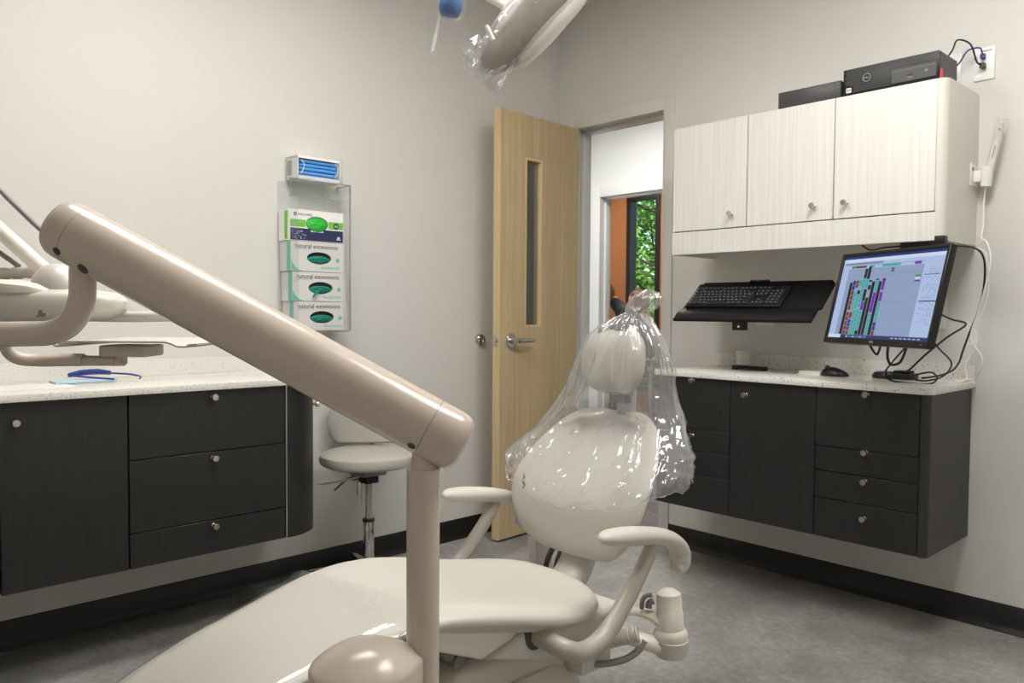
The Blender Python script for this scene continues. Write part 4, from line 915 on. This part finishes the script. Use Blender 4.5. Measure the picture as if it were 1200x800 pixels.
# ------------------------------------------------------------------ delivery unit
D0 = 1.3
A = at(74, 267, D0); B = at(536, 518.5, D0); ax = (B-A).normalized(); RA = .0495
du_ = E('dental_delivery_unit', 'beige swing arm on a post carrying the instrument head and tray on the left', 'delivery unit', (1.985, -2.42, .2))
L = (B-A).length
m = MB(); m.lathe([(RA, .03), (RA, L-.053)], A, ax, 48); obj('support_arm', m, ARMP, du_)
m = MB(); m.lathe([(.012, -.0125), (.036, -.0115), (.043, -.008), (.0475, .0), (RA, .010), (RA, .0292)], A, ax, 48); obj('arm_end_cap', m, ARMP, du_)
m = MB(); m.lathe([(RA, L-.0522), (RA, L-.012), (.047, L+.002), (.040, L+.010), (.028, L+.014), (.001, L+.0145)], A, ax, 48); obj('arm_end_cap', m, ARMP, du_)
def screw(px, py, dd):
    p_ = at(px, py, dd); m = MB(); m.lathe([(.0065, -.004), (.0065, .0008), (.0045, .001), (.0045, -.002), (.001, -.002)], p_, -ray(px, py), 18, mi=0); return m
fr_ = V((ax.y, -ax.x, 0)).normalized()
if fr_.dot(CAM-A) < 0: fr_ = -fr_
def on_arm(s, angd):      # point on the arm surface
    up = fr_.cross(ax); up = up if up.z > 0 else -up
    d_ = fr_*math.cos(math.radians(angd)) + up*math.sin(math.radians(angd)); return A+ax*s+d_*RA, d_
for s, g in ((.030, -38), (L-.062, -42)):
    m = MB(); p_, d_ = on_arm(s, g); m.lathe([(.0068, -.002), (.0068, .0006), (.005, .0009), (.0048, .0003), (.001, .0003)], p_, d_, 20)
    obj('arm_screw', m, DGREY, du_)
m = MB(); pt = at(496, 553, D0); RP = .0272
m.lathe([(RP, -.42), (RP, -.004), (RP*.98, 0), (RP*1.01, .001), (RP*1.01, .006), (RP*.92, .008)], V((pt.x, pt.y, pt.z)), (0, 0, 1), 40); obj('post', m, ARMP, du_)
m = MB(); m.lathe([(RP*.95, .006), (RP*.80, .012), (.0185, .026), (.0185, .06)], pt, (0, 0, 1), 32); m.cyl(pt+V((0, 0, .02)), pt+V((0, 0, .0)), .03, .03, 24) if False else None; obj('post_neck', m, ARMP, du_)
# boss at the foot of the post
c_ = at(430, 772, 1.265); m = MB(); rings = []
dirp = V((pt.x-c_.x, pt.y-c_.y, 0)); dl = dirp.length; dirp.normalize(); prp = V((-dirp.y, dirp.x, 0)); ztop = at(432, 739, 1.30).z
def boss_ring(z, k, h=0):
    o = []
    R_ = .092*k
    for q in range(48):
        a_ = 2*PI*q/48; c, s_ = math.cos(a_), math.sin(a_)
        lx = R_*c*(1 if c < 0 else 1.05); ly = R_*s_*.92
        if c > 0: ly *= (1-.42*c**2)
        o.append(V((c_.x, c_.y, z)) + dirp*lx + prp*ly)
    return o
zr = ztop-.040
rings = [boss_ring(.30, .9), boss_ring(zr-.10, 1.0), boss_ring(zr-.003, 1.0), boss_ring(zr+.002, .985)] + [boss_ring(zr + .003 + .037*(1-k_**2.3), k_*.985) for k_ in (.97, .9, .8, .68, .55, .4, .25, .1, .02)]
m.loft(rings); obj('pivot_boss', m, ARMP, du_)
m = MB(); m.tube([V((c_.x, c_.y, .33)), V((c_.x, c_.y, .25)), V((1.80, -2.35, .2)), V((1.70, -2.2, .2)), V((XC+.02, -2.1, .22))], [.06, .06, .05, .05, .05], 18, 5); obj('mounting_link', m, ARMP, du_)
# elbow tube
m = MB(); rt = .0205
e = [at(97, 312, D0), at(97, 332, D0), at(96, 350, D0), at(90, 368, D0), at(78, 382, D0), at(60, 389.5, D0), at(35, 391, D0), at(-20, 391, D0), at(-90, 389, 1.34), at(-150, 385, 1.45)]
m.tube(e, rt, 24, 6); obj('elbow_tube', m, ARMP, du_)
sp_ = at(105.5, 318, D0) ; m = MB(); d_ = on_arm((sp_-A).dot(ax)+.004, -48); m.ell(d_[0], (.010, .010, .004), Mx=d_[1].to_track_quat('Z', 'Y').to_matrix().to_4x4()); obj('elbow_slot', m, DGREY, du_)
# instrument head
DH = 1.5
def hp(px, py, dd=0): return at(px, py, DH) + DEP*dd
m = MB(); rings = []
for px, t_, b_, hd_ in ((146, 352, 362, .012), (141, 347, 368, .03), (128, 341, 374, .06), (100, 337, 377, .085), (70, 335, 378, .10), (0, 335, 382, .12), (-120, 335, 386, .13), (-230, 336, 386, .12), (-246, 345, 376, .10)):
    p1, p2 = at(px, t_, DH), at(px, b_, DH); zc_, hh = (p1.z+p2.z)/2, (p1.z-p2.z)/2
    pc2 = at(px, t_, DH+.10); rings.append(sring(V((pc2.x, pc2.y, zc_)), DEP, (0, 0, 1), hd_, hh, 28, 3.2))
m.loft(rings); obj('head_body', m, PLAS, du_)
m = MB(); rings = []
for px, t_, b_, hd_ in ((84, 341, 345, .06), (80, 337, 346, .08), (66, 331, 347, .10), (40, 327, 347, .112), (-10, 324, 347, .122), (-120, 322, 347, .132), (-235, 324, 347, .12)):
    p1, p2 = at(px, t_, DH), at(px, b_, DH); zc_, hh = (p1.z+p2.z)/2, (p1.z-p2.z)/2
    pc2 = at(px, t_, DH+.10); rings.append(sring(V((pc2.x, pc2.y, zc_)), DEP, (0, 0, 1), hd_, hh, 28, 4))
m.loft(rings); obj('head_lid', m, PLASW, du_)
q = at(66, 338, 1.58); m = MB(); m.ell(q, (.052, .045, .050)); obj('pivot_dome', m, PLAS, du_)
m = MB(); m.tube([at(58, 322, 1.62), at(0, 270, 1.66), at(-60, 216, 1.7), at(-80, 205, 1.7), at(-100, 220, 1.68), at(-120, 330, 1.62)], .016, 18, 3); obj('hose_arm', m, PLASW, du_)
m = MB(); m.tube([at(56, 276, 1.72), at(40, 262, 1.72), at(15, 238, 1.72), at(-20, 205, 1.72), at(-80, 165, 1.72), at(-150, 170, 1.70), at(-190, 250, 1.66), at(-195, 330, 1.62)], .0055, 10); m.tube([at(22, 312, 1.66), at(8, 302, 1.66), at(-20, 285, 1.66), at(-60, 280, 1.66), at(-90, 300, 1.64), at(-100, 330, 1.6)], .0055, 10); obj('instrument_hose', m, GREYP, du_)
m = MB(); pts_ = [at(46-i*4.2, 319+i*.15, 1.66) for i in range(20)]; m.tube(pts_, [.0125 if (i % 4) else .0100 for i in range(20)], 16, 0); obj('corrugated_grip', m, PLAS, du_)
m = MB(); fq = lambda px, py: at(px, py, DH-.022)
m.prism([(0, 0), (.018, .002), (.020, .008), (.013, .009), (.013, .014), (.006, .014), (.005, .006)], 'z', 0, .002, Mx=Matrix.Translation(fq(42, 372)) @ Matrix((LAT, V((0, 0, 1)), -DEP)).transposed().to_4x4()); obj('recess', m, GREYP, du_)
m = MB(); m.tube([at(100, 371, 1.62), at(150, 371, 1.62), at(200, 371, 1.62), at(260, 372, 1.62)], [.010, .011, .010, .009], 14, 3); obj('front_handle', m, PLAS, du_)
# tray arm and tray
DT = 1.46
m = MB(); m.tube([at(6, 396, 1.42), at(8, 408, 1.43), at(20, 419, 1.44), at(45, 422, DT), at(80, 421.5, DT), at(98, 421.5, DT)], .0118, 14, 5); m.tube([at(96, 422.5, DT), at(120, 422.5, DT), at(146, 422.5, DT)], .0095, 14, 3); m.cyl(at(141, 426, DT), at(141, 414, DT), .012, n=18); obj('tray_arm', m, ARMP, du_)
TF = Matrix((LAT, DEP, V((0, 0, 1)))).transposed().to_4x4(); TF.translation = at(150, 402, DT)
m = MB(); m.box((-.04, -.03, -.024), (.045, .05, -.003), .004, 2, Mx=TF); obj('tray_holder', m, ARMP, du_)
m = MB(); prof = [(-.098, .0), (-.092, -.002), (-.08, .005), (-.07, .0065), (.10, .0065), (.112, .0025), (.12, -.0015), (.135, -.0015), (.14, .002), (.155, .003)]
rings = [[TF @ V((x, y, z)) for x, z in prof] + [TF @ V((x, y, z-.003)) for x, z in reversed(prof)] for y in (-.07, .14)]
m.loft(rings); tag(obj('instrument_tray', m, PLAS, du_), None)

# ------------------------------------------------------------------ operating light
ol = E('operating_light', 'dental operating light hanging over the chair at the top of the photo', 'operating light', at(610, -60, 2.1))
DL = 2.1
p0, p1 = at(568, 82, DL), at(668, -30, DL); la = (p1-p0).normalized(); ld = (-FW + la*FW.dot(la)).normalized(); lu = la.cross(ld)
if lu.dot(RT) < 0: lu = -lu
m = MB(); rings = []; LL = (p1-p0).length
for s, wv, dv_ in ((0, .012, .02), (.012, .026, .035), (.04, .038, .05), (.10, .048, .065), (.20, .056, .075), (.30, .06, .08), (LL, .06, .08), (LL+.1, .055, .07), (LL+.14, .03, .04)):
    rings.append(sring(p0+la*s, lu, ld, wv, dv_, 28, 3))
m.loft(rings); obj('lamp_head', m, plain('lamp housing', (158, 146, 134), .4), ol)  # greyer housing colour carries the shade on the lamp's underside
m = MB(); rings = []
for s, wv in ((.05, .006), (.08, .025), (.14, .036), (.2, .040), (.30, .038), (.36, .02)):
    rings.append(sring(p0+la*s+lu*.058, lu, ld, wv*.6, wv*1.3, 24, 2.4))
m.loft(rings); obj('lamp_lens', m, PLASW, ol, 'pale reflector')
m = MB(); q0, q1 = at(570, 30, DL-.11), at(578, 47, DL-.11); m.tube([q0, q1], .0055, 10, 0); obj('handle_bar', m, PLASW, ol)
m = MB(); m.tube([at(600, 8, 2.2), at(575, -6, 2.25), at(540, -24, 2.3), at(400, -90, 2.5)], .02, 18, 4); m.tube([at(600, 8, 2.2), at(640, -30, 2.15)], .02, 14, 0); obj('lamp_arm', m, PLASW, ol)
m = MB(); m.tube([at(400, -90, 2.5), V((at(400, -90, 2.5).x, at(400, -90, 2.5).y, HC))], .025, 18, 0); m.lathe([(.09, -.02), (.09, 0)], V((at(400, -90, 2.5).x, at(400, -90, 2.5).y, HC)), (0, 0, 1), 28); obj('ceiling_mount', m, PLASW, ol)
gp = ol
m = MB(); m.lathe([(.006, -.012), (.024, -.008), (.030, .002), (.031, .012), (.029, .035), (.02, .06), (.016, .2)], at(527, 14, 2.05), (.1, .05, 1), 28); obj('grip_knob', m, BBLUE, gp, 'blue grip knob')
m = MB(); gt = at(527, 14, 2.05)+V((.1, .05, 1)).normalized()*.19; m.tube([gt, gt+V((0, 0, .03)), at(520, -33, 2.33)], .014, 12, 4); obj('grip_stem', m, PLASW, gp)
m = MB(); c0 = at(528, 20, 2.05); m.lathe([(.010, -.006), (.030, .0), (.038, .012), (.04, .05), (.05, .1)], c0, (.1, .05, 1), 26); obj('grip_film', m, FILM2, gp, 'clear film wrap')
m = MB(); s0 = [at(px, py, 2.05) for px, py in ((517, 8), (511, 30), (507, 48), (504, 63))]; s1 = [at(px, py, 2.05) for px, py in ((521, 10), (514, 32), (511, 50), (508.5, 59))]
m.loft([[a_, b_, b_+DEP*.012, a_+DEP*.012] for a_, b_ in zip(s0, s1)]); obj('film_tail', m, film('film edge', .45, .7, 0, rough=.1), gp, 'dangling clear film tail')
# sleeve over the lamp head
m = MB(); rings = []
for s, wv, dv_ in ((-.03, .060, .012), (-.01, .066, .03), (.01, .058, .05), (.04, .052, .062), (.08, .058, .074), (.16, .066, .086), (.26, .074, .092), (LL, .078, .096)):
    ring = sring(p0+la*s, lu, ld, wv, dv_, 48, 2.6)
    cc_ = p0+la*s
    rings.append([q + (q-cc_).normalized()*(.010*noise.noise(q*22)+.004*noise.noise(q*60)) for q in ring])
m.loft(rings, cap=False)
for pts_ in (((539, 52), (561, 40), (572, 62), (553, 78)), ((596, 66), (613, 54), (620, 67), (603, 79)), ((564, 88), (590, 70), (595, 77), (569, 97))):
    g0 = [at(px, py, DL-.03) for px, py in pts_]; m.loft([g0, [q+DEP*.004 for q in g0]])
tag(obj('lamp_sleeve', m, film('sleeve film', .14, .75, .9, 40, rough=.05), ang=180), 'crinkled clear plastic sleeve over the operating light', 'plastic sleeve')

# ------------------------------------------------------------------ stool
sx_, sy_ = .295, -1.425
sl = E('operator_stool', 'cream upholstered stool on a chrome column between counter and chair', 'stool', (sx_, sy_, 0))
m = MB(); m.lathe([(.001, .497), (.12, .497), (.17, .503), (.193, .515), (.198, .53), (.192, .548), (.175, .557), (.10, .562), (.001, .564)], V((sx_, sy_, 0)), n=44); obj('seat', m, UPHG, sl)
m = MB(); bd = V((-.80, .60, 0)).normalized(); bt = V((-bd.y, bd.x, 0)); bc = V((sx_, sy_, 0))+bd*.155; rings = []
for z, hw in ((.566, .10), (.575, .15), (.60, .175), (.66, .185), (.72, .17), (.77, .12), (.785, .06)):
    rings.append(sring(bc+V((0, 0, z))+bd*(z-.56)*.08, bt, bd, hw, .026 if .57 < z < .77 else .014, 28, 2.6))
m.loft(rings); obj('backrest', m, UPHG, sl)
m = MB(); m.tube([V((sx_, sy_, .48))+bd*.05, bc+bd*.06+V((0, 0, .49)), bc+bd*.06+V((0, 0, .6)), bc+bd*.03+V((0, 0, .66))], .012, 10); obj('back_bar', m, GREYP, sl)
m = MB(); m.box((sx_-.06, sy_-.055, .462), (sx_+.05, sy_+.055, .4965), .004); m.box((sx_-.03, sy_-.03, .43), (sx_+.03, sy_+.03, .462), .003, mi=1); m.box((sx_-.045, sy_-.055, .44), (sx_-.03, sy_+.0, .462)); obj('mechanism', m, [GREYP, BLK], sl)
sf = Matrix((LAT, DEP, V((0, 0, 1)))).transposed().to_4x4(); sf.translation = V((sx_, sy_, 0))
m = MB(); m.tube([sf @ V((-.03, -.03, .46)), sf @ V((-.09, -.05, .447)), sf @ V((-.15, -.06, .437)), sf @ V((-.20, -.06, .433))], [.006, .006, .009, .006], 10, flat=.6, side=(0, 0, 1)); obj('lever', m, WHT, sl)
m = MB(); m.tube([sf @ V((-.05, .0, .455)), sf @ V((-.10, .03, .43)), sf @ V((-.15, .05, .385))], [.005, .005, .004], 8); obj('lever', m, GREYP, sl)
m = MB(); m.box((-.040, -.04, .345), (-.022, -.02, .44), .003, Mx=sf); obj('bracket', m, NICKEL, sl)
m = MB(); m.cyl(V((sx_, sy_, .27)), V((sx_, sy_, .44)), .0135); m.cyl(V((sx_, sy_, .09)), V((sx_, sy_, .275)), .0225, bev=.002); m.lathe([(.025, 0), (.025, .01), (.018, .012)], V((sx_, sy_, .272)), mi=1); obj('gas_column', m, [CHROME, BLK], sl)
m = MB()
for k in range(5):
    a_ = .35+2*PI*k/5; d_ = V((math.cos(a_), math.sin(a_), 0)); m.tube([V((sx_, sy_, .085)), V((sx_, sy_, .08))+d_*.1, V((sx_, sy_, .068))+d_*.235], [.026, .02, .013], 10, 3)
m.cyl(V((sx_, sy_, .06)), V((sx_, sy_, .11)), .032); obj('star_base', m, CHROME, sl)
for k in range(5):
    a_ = .35+2*PI*k/5; d_ = V((math.cos(a_), math.sin(a_), 0)); tt = V((-d_.y, d_.x, 0)); q = V((sx_, sy_, .0262))+d_*.235
    m = MB(); m.cyl(q-tt*.02, q-tt*.005, .026, bev=.003); m.cyl(q+tt*.005, q+tt*.02, .026, bev=.003); m.cyl(q-tt*.02, q+tt*.02, .008); m.cyl(q, q+V((0, 0, .04)), .007); obj('caster', m, BLK, sl)

# ================================================================== FAR ROOM: people, chair, tree
def body(joints, edges, mat, name, parent, sub=2):
    me = bpy.data.meshes.new(name); me.from_pydata([V(j[0]) for j in joints], edges, []); o = bpy.data.objects.new('t', me); COL.objects.link(o)
    md = o.modifiers.new('s', 'SKIN'); 
    for v, j in zip(me.skin_vertices[0].data, joints):
        r_ = j[1]; v.radius = (r_, r_) if not isinstance(r_, tuple) else r_
    me.skin_vertices[0].data[0].use_root = True
    s_ = o.modifiers.new('d', 'SUBSURF'); s_.levels = s_.render_levels = sub
    dg = bpy.context.evaluated_depsgraph_get(); me2 = bpy.data.meshes.new_from_object(o.evaluated_get(dg)); bpy.data.objects.remove(o)
    m = MB(); m.b.from_mesh(me2); bpy.data.meshes.remove(me2); return obj(name, m, mat, parent, ang=180)
def person(label, base_p, face, lean, shirt, hair, trousers, bun, SH=.50):
    # seated figure; face: yaw direction, lean: forward bend in radians
    o = E('person', label, 'person', base_p)
    F_ = V((math.cos(face), math.sin(face), 0)); L_ = V((-F_.y, F_.x, 0)); U_ = V((0, 0, 1))
    def p(f_, l_, u_): return V(base_p) + F_*f_ + L_*l_ + U_*u_
    sp = lambda h_: (math.sin(lean)*h_, SH+.08+math.cos(lean)*h_)
    (f1, u1), (f2, u2), (f3, u3), (f4, u4) = sp(.2), sp(.40), sp(.50), sp(.60)
    # skin: head, neck, hands (one continuous body)
    J = [(p(0, 0, SH+.08), .13), (p(f1, 0, u1), .125), (p(f2, 0, u2), .12), (p(f3, 0, u3), .055), (p(f4, 0, u4), .05)]
    Ed = [(0, 1), (1, 2), (2, 3), (3, 4)]
    def add(pt, r_, par): J.append((pt, r_)); Ed.append((par, len(J)-1)); return len(J)-1
    hands = []
    for s_ in (1, -1):
        a_ = add(p(f2-.01, .17*s_, u2+.0), .06, 2); b = add(p(f2+.12, .23*s_, u2-.24), .047, a_); c = add(p(f2+.33, .12*s_, u2-.22), .034, b); hands.append((J[c][0], s_))
        h_ = add(p(.02, .10*s_, SH+.04), .085, 0); k_ = add(p(.43, .13*s_, SH+.04), .065, h_); an_ = add(p(.44, .13*s_, .10), .042, k_); add(p(.58, .14*s_, .05), .035, an_)
    bo_ = body(J, Ed, [shirt, trousers, SKIN], 'clothed_body', o)
    for f_ in bo_.data.polygons:
        z_ = f_.center.z
        f_.material_index = 1 if z_ < SH+.07 else (2 if (V(f_.center)+V(base_p)-p(f3, 0, u3)).dot(U_) > .06 and abs((V(f_.center)+V(base_p)-p(f3, 0, u3)).dot(L_)) < .09 else 0)
    hc = p(f4+.045, 0, u4+.085) if bun is True else p(f4+.075, 0, u4+.035)
    t = bmesh.new(); bmesh.ops.create_uvsphere(t, u_segments=32, v_segments=24, radius=1)
    fa = F_*math.cos(lean*.5) - U_*math.sin(lean*.5); ua = U_*math.cos(lean*.5) + F_*math.sin(lean*.5)
    for v in t.verts:
        x, y, z = v.co                     # x forward
        r_ = 1.0; jaw = 1-.28*max(0, -z)**1.5
        nose = .022*math.exp(-((y/.16)**2+((z+.12)/.16)**2)) if x > .5 else 0
        eye = -.008*math.exp(-(((abs(y)-.36)/.16)**2+((z-.08)/.12)**2)) if x > .3 else 0
        lip = .005*math.exp(-((y/.25)**2+((z+.5)/.08)**2)) if x > .3 else 0
        v.co = hc + fa*(x*.098+nose+eye+lip) + L_*(y*.076*jaw) + ua*(z*.118)
    m = MB(); m._add(t)
    for s_ in (1, -1): m.ell(hc+L_*.076*s_-fa*.01, (.012, .012, .028))
    obj('head', m, SKIN, o)
    m = MB()
    for s_ in (1, -1): m.ell(hc+fa*.088+L_*.028*s_+ua*.01, (.011, .011, .009))
    obj('eyes', m, DTXT, o)
    m = MB(); m.ell(hc+fa*.089-ua*.055, (.012, .018, .006)); obj('lips', m, plain('lips', (176, 100, 96), .5), o)
    t = bmesh.new(); bmesh.ops.create_uvsphere(t, u_segments=32, v_segments=24, radius=1)
    for v in t.verts:
        x, y, z = v.co; k_ = 1
        if x > .25 and z < .42: k_ = .82
        drop = (-.09 if (z < 0 and x < .1) else 0) if not bun else 0
        q = hc - fa*.012 + fa*(x*.108*k_) + L_*(y*.090*k_) + ua*(z*.124 + drop*abs(z))
        v.co = q + (q-hc).normalized()*.005*noise.noise(q*30)
    m = MB(); m._add(t)
    if bun is True: m.ell(hc-fa*.10+ua*.07, (.045, .045, .04))
    obj('hair', m, hair, o)
    for hpnt, s_ in hands:                # palm and five fingers
        JJ = [(hpnt, .026), (hpnt+F_*.045-U_*.008, .030), (hpnt+F_*.085-U_*.014, .028)]; EE = [(0, 1), (1, 2)]
        for i, ln in enumerate((.9, 1.0, .95, .75)):
            off = L_*(-.028+.0185*i); a0_ = hpnt+F_*.088+off-U_*.014; q1_ = a0_+F_*.036*ln-U_*.010; q2_ = q1_+F_*.022*ln-U_*.022; JJ += [(a0_, .0095), (q1_, .0088), (q2_, .0075)]; n0 = len(JJ)-3; EE += [(2, n0), (n0, n0+1), (n0+1, n0+2)]
        a0_ = hpnt+F_*.03-L_*.03*s_; q1_ = hpnt+F_*.06-L_*.05*s_-U_*.012; q2_ = hpnt+F_*.085-L_*.055*s_-U_*.022; JJ += [(a0_, .012), (q1_, .0105), (q2_, .008)]; n0 = len(JJ)-3; EE += [(1, n0), (n0, n0+1), (n0+1, n0+2)]
        body(JJ, EE, SKIN, 'hand', o, 1)
    return o
def stool_far(p, label, top=.445):
    o = E('work_stool', label, 'stool', p); x, y, _ = p
    m = MB(); m.lathe([(.001, -.05), (.17, -.05), (.185, -.03), (.17, -.005), (.001, 0)], V((x, y, top)), n=30); obj('seat', m, DGREY, o)
    m = MB(); m.cyl(V((x, y, .05)), V((x, y, top-.05)), .024); obj('column', m, CHROME, o)
    m = MB()
    for k in range(5):
        a_ = 2*PI*k/5; d_ = V((math.cos(a_), math.sin(a_), 0)); m.tube([V((x, y, .07)), V((x, y, .02))+d_*.25], [.022, .018], 8, 0)
    obj('star_base', m, BLK, o)
q1 = ony(764, 350, 2.75); person('person with blond hair and dark top bent forward in the far room', (q1.x, 2.75, 0), math.radians(222), .7, DTEAL, BLOND, DNAVY, 2, .74); stool_far((q1.x, 2.75, 0), 'work stool under the blond person in the far room', .685)
q2 = ony(752, 358, 3.45); person('person with brown hair and white top sitting beyond the headrest bag', (q2.x+.16, 3.45, 0), math.radians(200), .22, PWHT, BROWN, DNAVY, True); stool_far((q2.x+.16, 3.45, 0), 'work stool under the brown-haired person in the far room')

# garden outside
struct('ground_outside', MB().box((-14, 4.13, -.6), (6, 22, -.5)), GRASS)
def tree(p, hgt, rad, seed, label):
    rr = random.Random(seed); o = E('garden_tree', label, 'tree', p, 'trees outside the far window'); x, y, z = p
    m = MB(); m.tube([V((x, y, z)), V((x+.1, y, z+hgt*.4)), V((x-.05, y+.1, z+hgt*.8))], [.14, .11, .05], 10, 4)
    for k in range(7):
        a_ = rr.uniform(0, 2*PI); h_ = rr.uniform(.25, .8)*hgt; m.tube([V((x, y, z+h_)), V((x+math.cos(a_)*rad*.5, y+math.sin(a_)*rad*.5, z+h_+.3)), V((x+math.cos(a_)*rad*.85, y+math.sin(a_)*rad*.85, z+h_+.7))], [.03, .016, .007], 6, 3)
    obj('trunk', m, BARK, o)
    t = bmesh.new()
    for k in range(8000):
        while True:
            d_ = V((rr.uniform(-1, 1), rr.uniform(-1, 1), rr.uniform(-1, 1)))
            if .25 < d_.length < 1 and noise.noise(d_*2.2+V((seed, 0, 0))) > -.18: break
        c = V((x+d_.x*rad, y+d_.y*rad, z+hgt*.58+d_.z*hgt*.5)); s_ = rr.uniform(.05, .10)
        u_ = V((rr.uniform(-1, 1), rr.uniform(-1, 1), rr.uniform(-.6, .6))).normalized(); w_2 = u_.orthogonal().normalized(); w_2.rotate(Matrix.Rotation(rr.uniform(0, 6), 3, u_))
        t.faces.new([t.verts.new(q) for q in (c-u_*s_, c+w_2*s_*.45, c+u_*s_, c-w_2*s_*.45)])
    m = MB(); m._add(t); obj('crown', m, LEAF, o)
tree((-4.9, 7.6, -.5), 4.8, 1.6, 1, 'nearer leafy green tree outside the far window')
tree((-8.6, 12.6, -.5), 6.4, 2.4, 2, 'taller leafy green tree farther off outside the far window')
# ------------------------------------------------------------------ world, sun
W = bpy.data.worlds.new('sky'); S.world = W; W.use_nodes = True; t = W.node_tree; bg = t.nodes['Background']
sk = t.nodes.new('ShaderNodeTexSky'); sk.sky_type = 'NISHITA'; sk.sun_elevation = math.radians(48); sk.sun_rotation = math.radians(150); sk.sun_disc = False
t.links.new(sk.outputs[0], bg.inputs['Color']); bg.inputs['Strength'].default_value = .35
sd = bpy.data.lights.new('sun', 'SUN'); sd.energy = 5; sd.angle = .01; so = bpy.data.objects.new('sun', sd); COL.objects.link(so); so.rotation_euler = (math.radians(50), 0, math.radians(40))
S.view_settings.view_transform = 'Standard'; S.view_settings.look = 'None'; S.view_settings.gamma = 1; S.view_settings.exposure = 0.0; S.view_settings.use_curve_mapping = False
S.cycles.max_bounces = 12; S.cycles.transparent_max_bounces = 24; S.cycles.diffuse_bounces = 6; S.cycles.use_denoising = True
